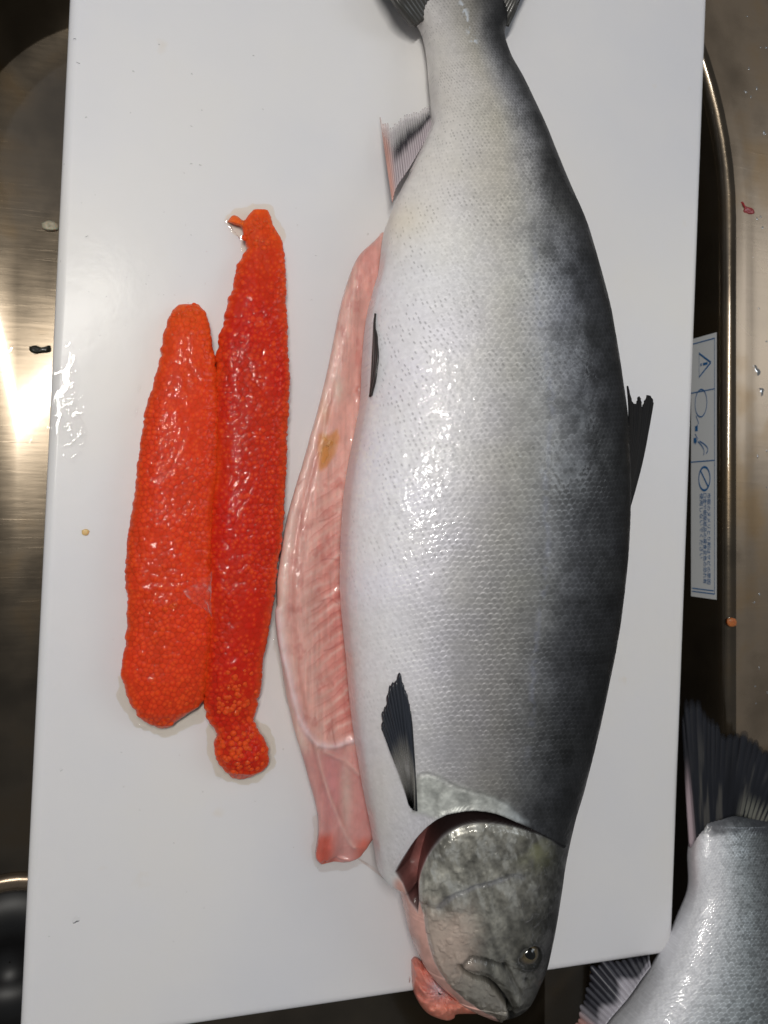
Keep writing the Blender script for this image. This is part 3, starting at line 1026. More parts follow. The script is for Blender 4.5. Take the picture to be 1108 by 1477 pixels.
myo = np.sin((Y + .75 * (X - 440) + 12 * (n1 - .5)) * 2 * np.pi / 26)
mw = sstep(.18, .48, lt) * sstep(620, 760, Y) * sstep(1072, 1050, Y)
WL = smooth_curve([(402, 880), (408, 930), (420, 983), (435, 1038), (453, 1069), (471, 1076), (490, 1077), (512, 1070)], 6)
dW = dpoly(X, Y, WL)
T1 = smooth_curve([(456, 1078), (466, 1120), (480, 1160), (500, 1205), (512, 1225)], 5)
T2 = [(470, 1085), (500, 1100), (520, 1118)]
T3 = [(500, 1090), (495, 1150), (505, 1215)]
dT = np.minimum(dpoly(X, Y, T1), dpoly(X, Y, T2))
lipd = np.exp(-((lt - .16) / .10) ** 2) * sstep(600, 800, Y) * sstep(1100, 1000, Y)
disp = .00018 * (fbm(X / 3.5, Y / 45, 221, 3) - .5) + .00012 * mw * myo + .0010 * (n1 - .5) + .0005 * (n2 - .5) + .0014 * np.exp(-(dW / 5) ** 2) + .0009 * np.exp(-(dT / 4) ** 2)
disp += .0007 * np.exp(-((lt - .05) / .05) ** 2) * sstep(380, 520, Y) - .0008 * np.exp(-((lt - .17) / .05) ** 2) * sstep(450, 650, Y)
disp -= .0030 * np.exp(-((lt - .62) / .26) ** 2) * sstep(350, 480, Y)
disp -= .0018 * np.exp(-((X - 497) / 16) ** 2 - ((Y - 1150) / 45) ** 2)
disp -= .0012 * np.exp(-((X - 474) / 13) ** 2 - ((Y - 640) / 42) ** 2)
disp += .0012 * np.exp(-((X - 489) / 9) ** 2 - ((Y - 565) / 14) ** 2) + .0010 * np.exp(-((X - 474) / 6) ** 2 - ((Y - 598) / 15) ** 2)
V = V + NR * (disp * up)[..., None]
base = np.array([.71, .40, .35])
deep = np.array([.60, .20, .17])
pale = np.array([.72, .50, .44])
C = np.broadcast_to(base, X.shape + (3,)).copy()
def mixc(C, m, c):
    return C * (1 - m[..., None]) + m[..., None] * np.asarray(c)
C = mixc(C, .75 * sstep(.30, .75, lt) * sstep(640, 900, Y) * sstep(1085, 1040, Y), deep)
C = mixc(C, .45 * sstep(.5, .9, lt) * sstep(700, 400, Y), deep)
ph_ = ((Y + .75 * (X - 440) + 16 * (n1 - .5) + 5 * (n2 - .5)) / 23.0) % 1.0
C = mixc(C, .62 * mw * np.exp(-((ph_ - .5) / .13) ** 2) * (.3 + n2), pale)
C = mixc(C, .55 * mw * np.exp(-((ph_ - .05) / .12) ** 2) * n2, [.40, .07, .06])
fib = fbm(X / 3.5, Y / 45, 221, 3)
C = C * (.84 + .32 * fib[..., None])
C = mixc(C, .35 * sstep(.60, .72, fbm(X / 7, Y / 60, 231, 3)) * sstep(.5, .2, lt), [.78, .60, .52])
C = mixc(C, .35 * sstep(.58, .75, fbm(X / 14, Y / 20, 241, 4)), [.46, .10, .09])
C = mixc(C, .70 * sstep(.16, .05, lt) * sstep(380, 600, Y), [.76, .58, .52])
C = mixc(C, .35 * np.exp(-((lt - .19) / .05) ** 2) * sstep(450, 700, Y), [.50, .17, .14])  # shade of the groove beside the lip, put into the colour
C = mixc(C, .6 * np.exp(-((X - 530) / 16) ** 2 - ((Y - 372) / 35) ** 2), [.66, .25, .22])
C = mixc(C, .75 * np.exp(-((X - 489) / 10) ** 2 - ((Y - 563) / 17) ** 2), [.74, .58, .50])
C = mixc(C, .55 * np.exp(-((X - 468) / 8) ** 2 - ((Y - 595) / 18) ** 2), [.80, .46, .30])
C = mixc(C, .65 * np.exp(-((lt - .75) / .12) ** 2) * np.exp(-((Y - 540) / 40) ** 2), [.55, .16, .12])
low = sstep(1070, 1095, Y)
C = mixc(C, .75 * low, [.58, .25, .24])
C = mixc(C, .6 * low * np.exp(-((X - 482) / 14) ** 2 - ((Y - 1130) / 50) ** 2), [.70, .30, .32])
C = mixc(C, .6 * low * np.exp(-((X - 502) / 9) ** 2 - ((Y - 1150) / 55) ** 2), [.62, .50, .44])
C = mixc(C, .85 * sstep(1195, 1215, Y) * sstep(492, 470, X + .0 * Y), [.60, .10, .06])
C = mixc(C, .75 * sstep(1205, 1220, Y + 8 * (n2 - .5)) * sstep(505, 525, X), [.62, .14, .09])
C = mixc(C, .80 * np.exp(-(dW / 5) ** 2) * (.5 + .8 * n2).clip(0, 1), [.72, .56, .58])
C = mixc(C, .55 * np.exp(-(dT / 3.5) ** 2), [.68, .44, .40])
FATP = [(461, 627), (466, 622), (474, 626), (488, 618), (491, 631), (485, 655), (474, 671), (460, 681), (458, 645)]
C = mixc(C, .85 * sstep(-4, 5, sdf(X, Y, FATP) + 5 * (n2 - .5)), [.60, .25, .07])
# fine dark-red veins in the muscle
for vv in ([(462, 752), (475, 748), (488, 740)], [(466, 868), (478, 864), (491, 872)], [(470, 940), (482, 936), (495, 928)], [(480, 1040), (482, 1060), (485, 1075)], [(450, 882), (462, 876), (470, 866)], [(467, 808), (478, 806), (490, 808)], [(432, 700), (440, 690)]):
    C = mixc(C, .38 * np.exp(-(dpoly(X, Y, smooth_curve(vv, 5)) / 1.2) ** 2), [.32, .06, .06])
C = np.clip(C * (.86 + .28 * n2[..., None]), 0, .92)
flap = new_obj('belly_flap', loft_mesh('belly_flap', V, {'Col': C}), M_flesh, salmon)
on_flap = surf_lookup(X, Y, V, grid_normals(V, True))


def blob(name, poly, parent, matl, colr, surf=None, z0=0., h=.003, nse=.3, seed=0, step=1.5, colfn=None, label=None):
    """a raised lump of soft tissue with the outline of a closed polygon"""
    pts = smooth_curve(list(poly) + [poly[0]], 6)[:-1]
    c = np.mean(pts, 0)
    n = len(pts); m = 14
    r = np.sin(np.linspace(.03, 1, m) * np.pi / 2)
    G = np.array([[c + (np.array(p) - c) * q for p in pts] for q in r])
    hh = np.sqrt(np.clip(1 - r ** 2.4, 0, 1))[:, None]
    nn = fbm(G[..., 0] / 9, G[..., 1] / 9, 300 + seed, 3)
    lift = h * hh * (1 + nse * 2 * (nn - .5))
    if surf:
        VV = np.array([[surf(*g) for g in row] for row in G])
        for _ in range(2):
            VV[1:-1] = (VV[:-2] + 2 * VV[1:-1] + VV[2:]) / 4
        VV[..., 2] += lift - .0004
    else:
        VV = P(G[..., 0], G[..., 1], z0 + lift)
    cc = np.broadcast_to(np.asarray(colr, float), G.shape[:2] + (3,)) * (.75 + .5 * nn[..., None])
    if colfn: cc = colfn(G[..., 0], G[..., 1], cc, nn)
    F = grid_faces(m, n, True)
    VV = VV.reshape(-1, 3)
    if not surf:   # underside
        b = VV[-n:].copy(); b[:, 2] = z0 - .0015
        VV = np.concatenate([VV, b, b.mean(0)[None]])
        k = np.arange(n); k2 = (k + 1) % n
        o0 = (m - 1) * n; o1 = m * n
        F = np.concatenate([F, np.stack([o0 + k, o0 + k2, o1 + k2, o1 + k], -1), np.stack([o1 + k, o1 + k2, np.full(n, o1 + n), np.full(n, o1 + n)], -1)])
        cc = np.concatenate([cc.reshape(-1, 3), np.broadcast_to(np.asarray(colr, float), (n + 1, 3))])
    tri = np.concatenate([F[:, [0, 1, 2]], F[:, [0, 2, 3]]])
    tri = tri[(tri[:, 0] != tri[:, 1]) & (tri[:, 1] != tri[:, 2]) & (tri[:, 0] != tri[:, 2])]
    o = new_obj(name, mesh_np(name, VV, tri[:, ::-1], True, {'Col': np.clip(cc, 0, .95).reshape(-1, 3)}), matl, parent)
    if label: o['label'] = label
    return o


blob('fat_remnant', [(463, 631), (467, 627), (475, 630), (485, 624), (487, 634), (482, 653), (473, 667), (463, 672), (461, 646)], flap, M_flesh, (.60, .25, .07), on_flap, h=.0005, nse=.8, seed=1)


def throat_col(x, y, c, n):
    wz = np.exp(-((x - 634) / 14) ** 2 - ((y - 1424) / 14) ** 2)
    c = mixc(c, .85 * wz, [.62, .52, .58])
    return mixc(c, .5 * sstep(1440, 1460, y), [.86, .30, .20])
blob('throat_flesh', [(594, 1386), (599, 1381), (606, 1384), (620, 1398), (640, 1422), (662, 1440), (690, 1455), (690, 1462), (660, 1463), (655, 1469), (643, 1472), (619, 1463), (604, 1446), (596, 1424)], salmon, M_flesh, (.64, .21, .16), None, .001, .011, .5, 2, colfn=throat_col)

# ------------------------------------------------------------------ roe
AL = [(258, 440), (250, 446), (241, 464), (235, 488), (229, 524), (218, 562), (208, 605), (201, 655), (197, 680), (190, 730), (183, 783), (181, 836), (184, 861), (183, 898), (180, 945), (176, 976), (184, 1007), (197, 1029), (215, 1044), (234, 1051)]
AR = [(285, 440), (296, 453), (304, 486), (311, 524), (314, 560), (316, 605), (314, 680), (309, 742), (306, 805), (305, 867), (304, 920), (301, 979), (296, 1008), (288, 1020), (268, 1033), (253, 1044), (240, 1051)]
BL = [(366, 305), (354, 318), (349, 331), (354, 348), (356, 360), (345, 378), (341, 390), (336, 413), (328, 440), (322, 470), (317, 491), (311, 524), (308, 580), (308, 680), (303, 742), (300, 805), (298, 867), (298, 930), (296, 985), (296, 1020), (303, 1040), (313, 1056), (309, 1072), (311, 1090), (321, 1107), (334, 1119), (346, 1123)]
BR = [(384, 303), (391, 312), (395, 326), (405, 342), (409, 356), (412, 385), (414, 420), (414, 497), (417, 551), (417, 591), (415, 632), (413, 680), (409, 742), (402, 805), (396, 851), (390, 898), (382, 945), (376, 992), (369, 1026), (366, 1040), (374, 1057), (385, 1073), (388, 1094), (384, 1109), (371, 1116), (352, 1123)]


def egg_field(X, Y, pitch, seed):
    hy = pitch * .866
    j0 = np.floor(Y / hy)
    best = np.full(X.shape, 1e9); bid = np.zeros(X.shape); sec = np.full(X.shape, 1e9)
    for dj in (-1, 0, 1):
        for di in (-1, 0, 1, 2):
            j = j0 + dj
            i = np.floor(X / pitch) + di - 1
            cx = (i + .5 * (j % 2) + .85 * (hash2(i, j, seed) - .5)) * pitch
            cy = (j + .85 * (hash2(i, j, seed + 9) - .5)) * hy
            d = np.hypot(X - cx, Y - cy)
            c = d < best
            sec = np.where(c, best, np.minimum(sec, d))
            bid = np.where(c, hash2(i, j, seed + 4), bid)
            best = np.minimum(best, d)
    return best, sec, bid


egg_me = None


def roe(name, Lp, Rp, T, label, seed, pitch, group, ends, amp, deepc):
    global egg_me
    lf0, rf0 = edge_fn(Lp, 2), edge_fn(Rp, 2)
    lf = lambda y: lf0(y) + 5 * (fbm(np.asarray(y) / 8, np.asarray(y) * 0 + seed, seed, 3) - .5)
    rf = lambda y: rf0(y) + 5 * (fbm(np.asarray(y) / 8, np.asarray(y) * 0 + seed + .5, seed + 1, 3) - .5)
    y0, y1 = Lp[0][1], max(Lp[-1][1], Rp[-1][1])
    rows = np.arange(y0 + .5, y1 - .5, 1.05)
    V, X, Y, NR = loft(rows, lf, rf, .0003, T, int(np.max(rf(rows) - lf(rows)) * 1.05) + 24, 20, 2.3)
    up = sstep(-.35, .15, NR[..., 2])
    d, s2, bid = egg_field(X, Y, pitch, seed)
    dome = np.sqrt(np.clip(1 - (d / (pitch * .60)) ** 2, 0, 1))
    wd = np.maximum(3, rf(Y) - lf(Y))
    lt = np.clip((X - lf(Y)) / wd, 0, 1)
    ein = np.minimum(np.minimum(lt, 1 - lt) * wd, np.minimum(Y - y0, y1 - Y))
    nn = fbm(X / 45, Y / 60, seed, 4); n2 = fbm(X / 9, Y / 9, seed + 5, 3)
    film = sstep(.42, .60, fbm(X / 55, Y / 90, seed + 15, 3))          # where the membrane still smooths the eggs
    a = amp * (.00050 - .00030 * film)
    disp = a * dome + .00018 * (bid - .5) * (1 - .6 * film) + .0022 * (nn - .5) + .0004 * (n2 - .5)
    V = V + NR * (disp * up)[..., None]
    core = sstep(-3, 15, ein + 12 * (nn - .5)) * (.75 + .5 * (nn - .3))
    core = np.clip(core, 0, 1)
    C = np.array([.76, .072, .012]) * (1 - core[..., None]) + core[..., None] * np.array(deepc)  # more orange at the rims: light through thin edges put into the colour
    C = C * (.92 + .16 * bid[..., None]) * (.9 + .2 * nn[..., None])
    C = C * (1 - .22 * sstep(.6, .97, d / (s2 + 1e-6))[..., None] * (1 - .6 * film[..., None]))
    egg_glow = (np.exp(-(d / 1.5) ** 2) * (bid > .45) * .30)[..., None]  # bright egg centres: translucent highlight painted into the colour
    C = C * (1 - egg_glow) + egg_glow * np.array([.88, .20, .03])
    orange = (bid > .9)[..., None] * sstep(.4, .8, n2)[..., None] * .3
    C = C * (1 - orange) + orange * np.array([.86, .12, .014])
    tops = np.exp(-np.clip(Y - y0, 0, None) / 45)[..., None]
    C = C * (1 - .6 * tops) + .6 * tops * np.array([.84, .12, .015])
    r = empty(name, tuple(P(np.mean([p[0] for p in Lp]), (y0 + y1) / 2, 0)), label=label, cat='fish roe', group=group)
    sk = new_obj('egg_mass', loft_mesh('egg_mass', V, {'Col': np.clip(C, 0, .95)}), M_roe, r)
    sk['kind'] = 'stuff'
    surf = surf_lookup(X[::2, ::2], Y[::2, ::2], V[::2, ::2], grid_normals(V, True)[::2, ::2])
    if egg_me is None:
        bm = bmesh.new()
        bmesh.ops.create_icosphere(bm, subdivisions=3, radius=1)
        egg_me = bpy.data.meshes.new('egg')
        bm.to_mesh(egg_me); bm.free()
        egg_me.shade_smooth()
        at = egg_me.attributes.new('Col', 'FLOAT_COLOR', 'POINT')
        at.data.foreach_set('color', np.tile([.80, .075, .012, 1], len(egg_me.vertices)).astype(np.float32))
        egg_me.materials.append(M_roe)
    rg = np.random.default_rng(seed)
    bpy.context.view_layer.update()
    inv = r.matrix_world.inverted()
    for (ex, ey, sx, sy, cnt) in ends:
        for _ in range(cnt):
            px, py = ex + sx * rg.normal(), ey + sy * rg.normal()
            if not (lf(py) - 4 < px < rf(py) + 4 and y0 - 2 < py < y1 + 3): continue
            inside = lf(py) + 3 < px < rf(py) - 3
            if not inside: continue
            p = surf(px, py)
            e = bpy.data.objects.new('egg', egg_me)
            col.objects.link(e)
            sc = .0015 * (.85 + .3 * rg.random())
            e.scale = (sc, sc, sc * .95)
            e.location = tuple(p + np.array([0, 0, (-.0010 if inside else -.0008)]))
            e.parent = r
            e.matrix_parent_inverse = inv
    return r, surf


Ta = lambda y: np.interp(y, [440, 443, 452, 480, 600, 850, 980, 1025, 1045, 1051], [.004, .006, .009, .012, .016, .018, .016, .013, .008, .003])
Tb = lambda y: np.interp(y, [303, 306, 318, 345, 420, 600, 850, 980, 1035, 1060, 1090, 1112, 1123], [.004, .005, .007, .009, .013, .017, .018, .016, .012, .012, .013, .010, .003])
ra, on_a = roe('roe_sac', AL, AR, Ta, 'shorter smooth red roe sac, left of the two, nearest the board edge', 400, 7.6, 'salmon roe sacs on the board',
               [(270, 450, 14, 8, 20), (232, 1040, 20, 8, 10), (248, 875, 5, 4, 4)], .48, [.72, .046, .012])
rb_, on_b = roe('roe_sac', BL, BR, Tb, 'longer coarse roe sac with ragged tips, right of the two, beside the pink flap', 500, 8.2, 'salmon roe sacs on the board',
                [(372, 330, 14, 14, 34), (349, 325, 8, 6, 8), (345, 1088, 22, 18, 60), (330, 1015, 14, 12, 26), (350, 990, 14, 30, 16)], .72, [.56, .014, .006])
# torn wisp at the top of the longer sac and the thin skin between the two
blob('torn_tip', [(328, 320), (335, 311), (343, 312), (352, 318), (364, 312), (368, 326), (356, 334), (346, 327), (337, 324)], rb_, M_roe, (.80, .13, .02), None, .0003, .0036, .9, 4)
mem = [[(262, 851), (280, 842), (296, 832), (304, 822)], [(275, 866), (287, 860), (298, 852), (305, 845)], [(281, 872), (292, 872), (299, 872), (304, 868)], [(296, 880), (299, 885), (302, 892), (304, 900)]]
mp_ = np.array(mem, float)
up_ = np.linspace(0, 3, 13)
def bil(u, v):
    i, j = min(2, int(u)), min(2, int(v)); fu, fv = u - i, v - j
    return (mp_[i, j] * (1 - fu) + mp_[i + 1, j] * fu) * (1 - fv) + (mp_[i, j + 1] * (1 - fu) + mp_[i + 1, j + 1] * fu) * fv
VV = np.array([[on_a(*bil(u, v), .0007 + .0003 * math.sin(5 * u + 3 * v)) for v in up_] for u in up_])
u_, v_ = np.meshgrid(np.linspace(0, 1, 13), np.linspace(0, 1, 13), indexing='ij')
al = .04 + .55 * sstep(.45, .75, fbm(u_ * 5 + v_ * 2, v_ * 7, 251, 3)) * np.sin(np.pi * u_) ** .5 + .45 * sstep(.80, 1, v_)
M_film = mat('thin_membrane', attr='Col', rough=.3, coat=.5, alpha_attr=True)
o = new_obj('membrane', mesh_np('membrane', VV.reshape(-1, 3), grid_faces(13, 13), True, {'Col': rgba(np.full((13, 13, 3), (.74, .50, .48)), al).reshape(-1, 4)}), M_film, ra)

# ------------------------------------------------------------------ second salmon, lying off the corner of the board
SL = [(1000, 1170), (996, 1200), (991, 1230), (992, 1256), (992, 1276), (988, 1293), (978, 1316), (967, 1343), (955, 1367), (944, 1384), (936, 1398), (906, 1441), (876, 1475), (850, 1520), (830, 1580), (815, 1680), (815, 1780), (830, 1880), (870, 1990), (930, 2080), (985, 2130)]
SR = [(1118, 1170), (1122, 1200), (1128, 1240), (1136, 1280), (1150, 1330), (1166, 1380), (1184, 1430), (1200, 1480), (1216, 1540), (1228, 1600), (1240, 1700), (1240, 1780), (1230, 1880), (1200, 1990), (1130, 2080), (1075, 2130)]
slf, srf = edge_fn(SL, 5), edge_fn(SR, 5)
T2f = lambda y: np.interp(y, [1170, 1185, 1230, 1300, 1480, 1700, 1900, 2050, 2130], [.012, .019, .024, .030, .050, .062, .056, .035, .008])
rows = np.arange(1171, 2128, 2.0)
rows = np.concatenate([np.arange(1171, 1500, 1.3), np.arange(1500, 2128, 4.)])
V, X, Y, NR = loft(rows, slf, srf, BT + .0015, T2f, 230, 24, 2.15)
w2 = np.maximum(4, srf(Y) - slf(Y))
lat = np.clip((X - slf(Y)) / w2, 0, 1)
up = sstep(-.15, .2, NR[..., 2])
yk2 = np.arange(1100, 2200.0)
h2 = lambda y: 9.0 * (np.clip(srf(y) - slf(y), 60, 430) / 420) ** .62
vt2 = np.cumsum(1 / (h2(yk2) * .86))
H, Qq, ID, DU, DV = scale_field(X, Y, lat, w2, vt2, yk2, h2(Y))
n1 = fbm(X / 60, Y / 80, 601, 4); n2 = fbm(X / 12, Y / 12, 611, 3)
amp = np.interp(lat, [0, .1, .3, 1], [.3, .8, 1, .9])
disp = .00022 * amp * H + .0012 * (n1 - .5) + .0004 * (n2 - .5)
V = V + NR * (disp * up)[..., None]
A = np.interp(lat + .06 * (n1 - .5), [0, .2, .40, .55, .7, .85, 1], [.80, .80, .72, .45, .22, .09, .04])
edge = sstep(.55, 1, Qq)
pat = np.interp(lat, [0, .3, .5, 1], [.12, .4, .9, 1.])
A = A * (1 + pat * .7 * (edge - .4) + pat * .4 * (ID - .5))
C = A[..., None] * np.array([.98, .99, 1.05]) * (1 + np.interp(lat, [.3, .6, 1], [0, 1, 1])[..., None] * np.array([-.08, 0, .0]))
C = mixc(C, .4 * np.exp(-((lat - .06) / .06) ** 2) * sstep(1320, 1250, Y), [.66, .50, .50])
C = mixc(C, .85 * sstep(1212, 1186, Y + 30 * (n2 - .5)) , [.035, .037, .045])
Mt = np.interp(lat, [0, .3, .6, 1], [.0, .05, .25, .05])
PR = np.stack([Mt, .34 + .1 * (n2 - .5), np.full(X.shape, .6)], -1)
sal2 = empty('salmon', tuple(P(1050, 1500, BT)), label='salmon tail half in view, lying off the lower right corner of the board', cat='fish', group='salmon')
new_obj('body', loft_mesh('salmon_body', V, {'Col': np.clip(C, .004, .92), 'Prm': PR}), M_skin, sal2)


def caud2(u, w, r, x, y):
    st = fbm(u * 16, w * 1.5, 779, 3)
    c = np.array([.012, .013, .017]) * (.5 + 1.3 * st[..., None]) + 0 * u[..., None]
    lt_ = (sstep(.62, .78, st) * sstep(.9, .4, w))[..., None] * .35
    c = c * (1 - lt_) + lt_ * np.array([.16, .15, .13])
    g = (sstep(.38, .12, w) * sstep(.5, .62, u) * sstep(.98, .85, u) * (r > -.2))[..., None]
    c = c * (1 - .7 * g) + .7 * g * np.array([.20, .20, .17])
    l = (sstep(.12, .02, u) * sstep(.7, .3, w))[..., None]
    c = c * (1 - l) + l * np.array([.42, .33, .36])
    return rgba(np.clip(c, .003, 1), np.clip(1 - .8 * sstep(.93, 1, w + .10 * (st - .5)), .1, 1))


fin('caudal_fin', sal2, [(995, 1222), (1012, 1198), (1034, 1184), (1062, 1176), (1092, 1186), (1120, 1215)],
    [(984, 1040), (990, 1006), (1015, 1018), (1040, 1050), (1062, 1052), (1085, 1060), (1110, 1085), (1150, 1090), (1200, 1080)], .002, -.003, caud2, 26, .00014, .07, .0016, .004, m=M_fin_dark)


def anal2(u, w, r, x, y):
    dk = sstep(.15, .4, w + .15 * np.sin(u * 17)) * sstep(.08, .25, u)
    c = np.array([.42, .40, .45]) * (1 - dk[..., None]) + dk[..., None] * np.array([.03, .03, .04])
    c = np.where((r > .35)[..., None], c * .93 + .07 * np.array([.5, .52, .58]), c)
    lead = sstep(.16, .03, u)[..., None]
    c = c * (1 - lead) + lead * np.array([.62, .34, .30])
    return rgba(np.clip(c, .004, 1), np.clip(1 - .3 * sstep(.8, 1, w) * (r < .2), .1, 1))


fin('anal_fin', sal2, [(858, 1500), (880, 1470), (906, 1440), (925, 1412), (938, 1394)], [(832, 1480), (843, 1420), (858, 1388), (890, 1384), (914, 1380), (936, 1374)], .012, -.004, anal2, 18, .00022, .12, .0008, 0)

# ------------------------------------------------------------------ water on board and steel
def drops(lst, z0, name, label, seedk=0):
    """low domes of clear water joined into one sheet of drops"""
    VV, FF, b = [], [], 0
    rg = np.random.default_rng(seedk)
    for px, py, rx, ry, rot, h in lst:
        near = px < 140 and 470 < py < 660
        h = .00037 * (.05 if near else .32) * min(rx, ry) + (.00001 if near else .00004)
        if near: rx, ry = rx * 1.5, ry * 1.5
        n, m = 18, 7
        a = np.linspace(0, 2 * np.pi, n, endpoint=False)
        ws = 1 + .22 * np.sin(2 * a + rg.random() * 6) + .15 * np.sin(3 * a + rg.random() * 6)
        for k in range(m):
            t = math.sin(k / (m - 1) * math.pi / 2)
            ex = rx * ws * t * np.cos(a); ey = ry * ws * t * np.sin(a)
            x = px + ex * math.cos(rot) - ey * math.sin(rot); y = py + ex * math.sin(rot) + ey * math.cos(rot)
            VV.append(P(x, y, z0 + h * max(0, 1 - t * t)))
        FF.append(grid_faces(m, n, True)[:, ::-1] + b)
        b += n * m
    o = new_obj(name, mesh_np(name, np.concatenate(VV), np.concatenate(FF)), M_water)
    return tag(o, label=label, cat='water', kind='stuff')


L_ = []
for _ in range(60):     # splash near the left edge
    L_.append((rng.normal(103, 15), rng.normal(590, 34), rng.uniform(1.2, 3.2), rng.uniform(1.2, 3.2), rng.uniform(0, 3), rng.uniform(.0005, .0009)))
L_ += [(93, 537, 9, 7, .3, .0012), (100, 498, 5, 3, .6, .001), (83, 570, 4, 6, 0, .001), (90, 610, 6, 9, .2, .0011), (112, 600, 5, 5, 0, .001), (118, 628, 4, 3, 0, .0009)]
L_ += [(201, 560, 2.5, 7, .35, .0011), (197, 593, 2.5, 8, .25, .0011), (199, 575, 2, 3, 0, .001)]
L_ += [(333, 330, 2.5, 6, -.5, .0009), (343, 343, 2.5, 6, -.7, .0009)]
L_ += [(208, 1050, 7, 2.5, .35, .0009), (316, 1120, 3, 6, -.3, .001), (285, 1028, 4, 2.5, -.4, .0009), (396, 925, 2.2, 7, 0, .0009), (110, 1326, 5, 6, .2, .0010), (590, 1412, 1.8, 5, 0, .001)]
L_ += [(113, 92, 3, 2, .6, .0008), (108, 57, 2, 2, 0, .0007), (289, 239, 2, 2, 0, .0008), (276, 237, 2, 1.5, 0, .0007), (126, 342, 3, 2, 0, .0007), (530, 338, 1.5, 2, 0, .0007), (88, 1110, 3, 2, 0, .0007)]
for _ in range(70):
    L_.append((rng.uniform(60, 480), rng.uniform(60, 1400), rng.uniform(.6, 1.6), rng.uniform(.6, 1.6), 0, rng.uniform(.0003, .0006)))
for _ in range(22):
    L_.append((rng.normal(255, 60), rng.normal(430, 60), rng.uniform(.7, 1.5), rng.uniform(.7, 1.5), 0, .0005))
L_ = [q for q in L_ if not (AL and q[1] > 430 and 185 < q[0] < 420 and 440 < q[1] < 1040 and q[2] < 2.2)]
drops(L_, .0002, 'water_droplets', 'clear water droplets splashed over the white board', 1)
L2 = [(30, 742, 6, 5, 0, .002), (45, 560, 7, 6, 0, .002), (12, 503, 5, 3, 0, .0015)]
for _ in range(26):
    L2.append((rng.uniform(-20, 70), rng.uniform(120, 1150), rng.uniform(1, 3), rng.uniform(1, 3), 0, rng.uniform(.0006, .0012)))
drops(L2, FZ + .0002, 'water_droplets', 'water droplets on the basin floor left of the board', 2)
L3 = [(1090, 535, 6, 8, .2, .0016), (1097, 565, 6, 5, 0, .0014)]
for _ in range(40):
    L3.append((rng.uniform(1072, 1110), rng.uniform(10, 1040), rng.uniform(1, 2.6), rng.uniform(1, 2.6), 0, rng.uniform(.0005, .001)))
drops(L3, BT - .0008, 'water_droplets', 'water droplets on the steel rim right of the board', 3)

# ------------------------------------------------------------------ juice round the roe and the flap
def liquid(name, tint):
    m = bpy.data.materials.new(name)
    m.use_nodes = True
    nt = m.node_tree
    nt.nodes.remove(nt.nodes["Principled BSDF"])
    fr = nt.nodes.new('ShaderNodeFresnel'); fr.inputs[0].default_value = 1.36
    tr = nt.nodes.new('ShaderNodeBsdfTransparent'); tr.inputs[0].default_value = (*tint, 1)
    gl = nt.nodes.new('ShaderNodeBsdfGlossy'); gl.inputs['Roughness'].default_value = .03
    ms = nt.nodes.new('ShaderNodeMixShader')
    nt.links.new(fr.outputs[0], ms.inputs[0]); nt.links.new(tr.outputs[0], ms.inputs[1]); nt.links.new(gl.outputs[0], ms.inputs[2])
    nt.links.new(ms.outputs[0], nt.nodes['Material Output'].inputs[0])
    return m


def puddle(name, poly, h, m, label, seed):
    pts = np.array(smooth_curve(list(poly) + [poly[0]], 10)[:-1])
    c = pts.mean(0)
    nn = fbm(pts[:, 0] / 13, pts[:, 1] / 13, seed, 3)
    pts = pts + (pts - c) / (np.linalg.norm(pts - c, axis=1, keepdims=True) + 1e-6) * ((nn - .5) * 12)[:, None]
    rs = np.concatenate([[0.02], np.linspace(.2, .8, 6), np.linspace(.86, 1, 8)])
    VV = []
    for q in rs:
        g = c + (pts - c) * q
        VV.append(P(g[:, 0], g[:, 1], .00025 + h * max(0, 1 - q ** 3) * (.75 + .5 * fbm(g[:, 0] / 20, g[:, 1] / 20, seed + 3, 2))))
    o = new_obj(name, mesh_np(name, np.concatenate(VV), grid_faces(len(rs), len(pts), True)[:, ::-1]), m)
    return tag(o, label=label, cat='liquid', kind='stuff')


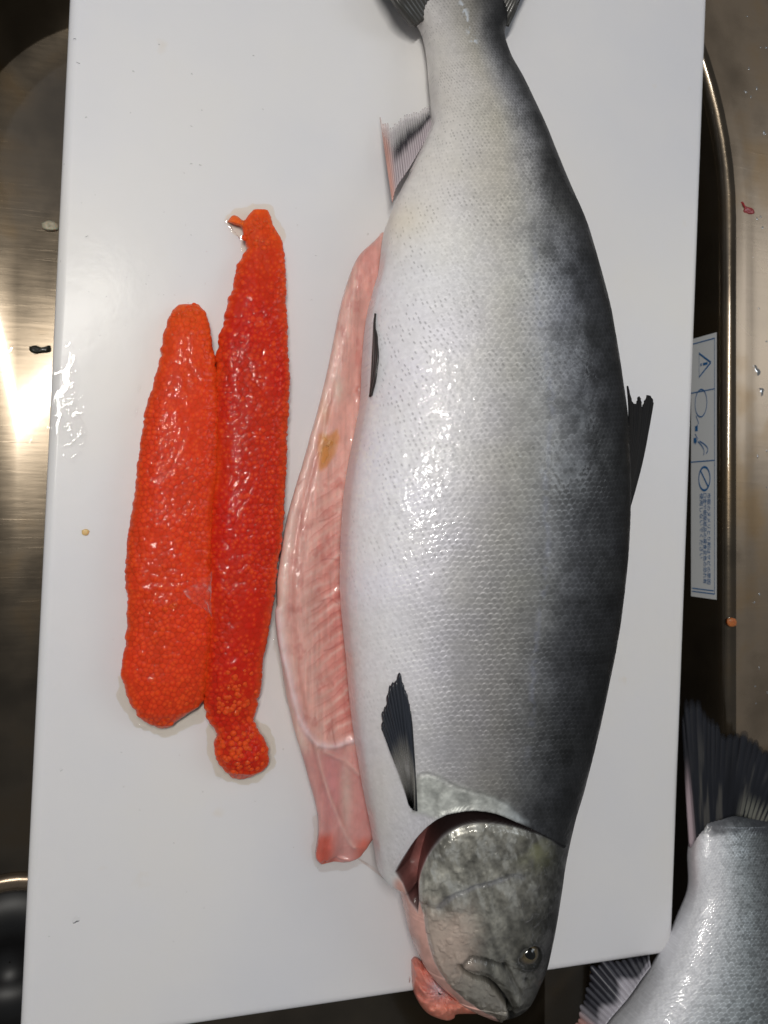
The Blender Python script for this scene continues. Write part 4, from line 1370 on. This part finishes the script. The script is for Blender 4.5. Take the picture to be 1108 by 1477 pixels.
M_juice = liquid('roe_juice', (.995, .955, .90))
M_pink = liquid('pink_juice', (.995, .965, .95))
puddle('roe_juice', [(168, 975), (172, 1012), (190, 1044), (214, 1058), (242, 1062), (270, 1050), (300, 1030), (280, 990), (220, 960)], .0004, M_juice, 'yellowish juice pooled round the lower end of the shorter roe sac', 701)
puddle('roe_juice', [(300, 1040), (298, 1080), (312, 1118), (340, 1132), (376, 1126), (396, 1102), (394, 1064), (370, 1036), (330, 1025)], .0004, M_juice, 'yellowish juice round the lumpy lower tip of the longer roe sac', 705)
puddle('roe_juice', [(326, 318), (332, 308), (350, 300), (386, 298), (402, 318), (412, 345), (380, 370), (350, 362), (346, 344), (332, 332)], .0004, M_juice, 'thin juice round the ragged upper tip of the longer roe sac', 711)
puddle('flesh_juice', [(396, 860), (394, 900), (396, 935), (404, 975), (414, 1015), (430, 1010), (430, 930), (420, 870)], .0004, M_pink, 'clear pink juice along the left edge of the belly flap', 721)
puddle('flesh_juice', [(452, 1180), (450, 1225), (456, 1254), (490, 1256), (530, 1246), (560, 1272), (575, 1262), (540, 1200), (480, 1170)], .0004, M_pink, 'clear pink juice under the lower end of the belly flap', 731)
puddle('water_film', [(76, 560), (84, 520), (104, 508), (116, 540), (112, 590), (126, 620), (120, 640), (92, 642), (76, 620)], .0004, M_water, 'thin film of water near the left edge of the board', 741)

# ------------------------------------------------------------------ scraps
def scrap(name, poly, z, colr, h, label, cat, seed):
    pts = np.array(poly, float)
    e = empty(name, tuple(P(*pts.mean(0), z)), label=label, cat=cat)
    bpy.data.objects.remove(e)
    o = blob(name, poly, None, M_flesh, colr, None, z + .0016, h, .5, seed)
    return tag(o, label=label, cat=cat)


scrap('blood_clot', [(1067, 290), (1071, 289), (1076, 297), (1086, 301), (1088, 308), (1078, 309), (1072, 306), (1073, 300)], BT - .002, (.26, .012, .014), .0012, 'dark red blood clot on the steel rim right of the board', 'scrap', 11)
scrap('skin_scrap', [(60, 322), (70, 318), (82, 322), (84, 331), (72, 333), (62, 330)], FZ - .001, (.60, .55, .42), .003, 'small pale skin scrap on the basin floor at the board edge', 'scrap', 12)
scrap('dark_scrap', [(42, 500), (52, 498), (60, 501), (72, 498), (73, 507), (60, 509), (50, 510), (43, 506)], FZ - .001, (.03, .03, .022), .002, 'small dark scrap on the basin floor beside a yellow stain', 'scrap', 13)
scrap('flesh_crumb', [(1049, 893), (1056, 891), (1062, 894), (1062, 902), (1054, 904), (1049, 900)], BT - .001, (.42, .13, .03), .0012, 'tiny orange flesh crumb on the lip of the sink below the label', 'scrap', 14)
scrap('roe_crumb', [(118, 765), (124, 763), (129, 766), (126, 772), (119, 771)], -.0012, (.75, .50, .22), .0006, 'tiny pale yellow crumb on the board left of the roe', 'scrap', 15)
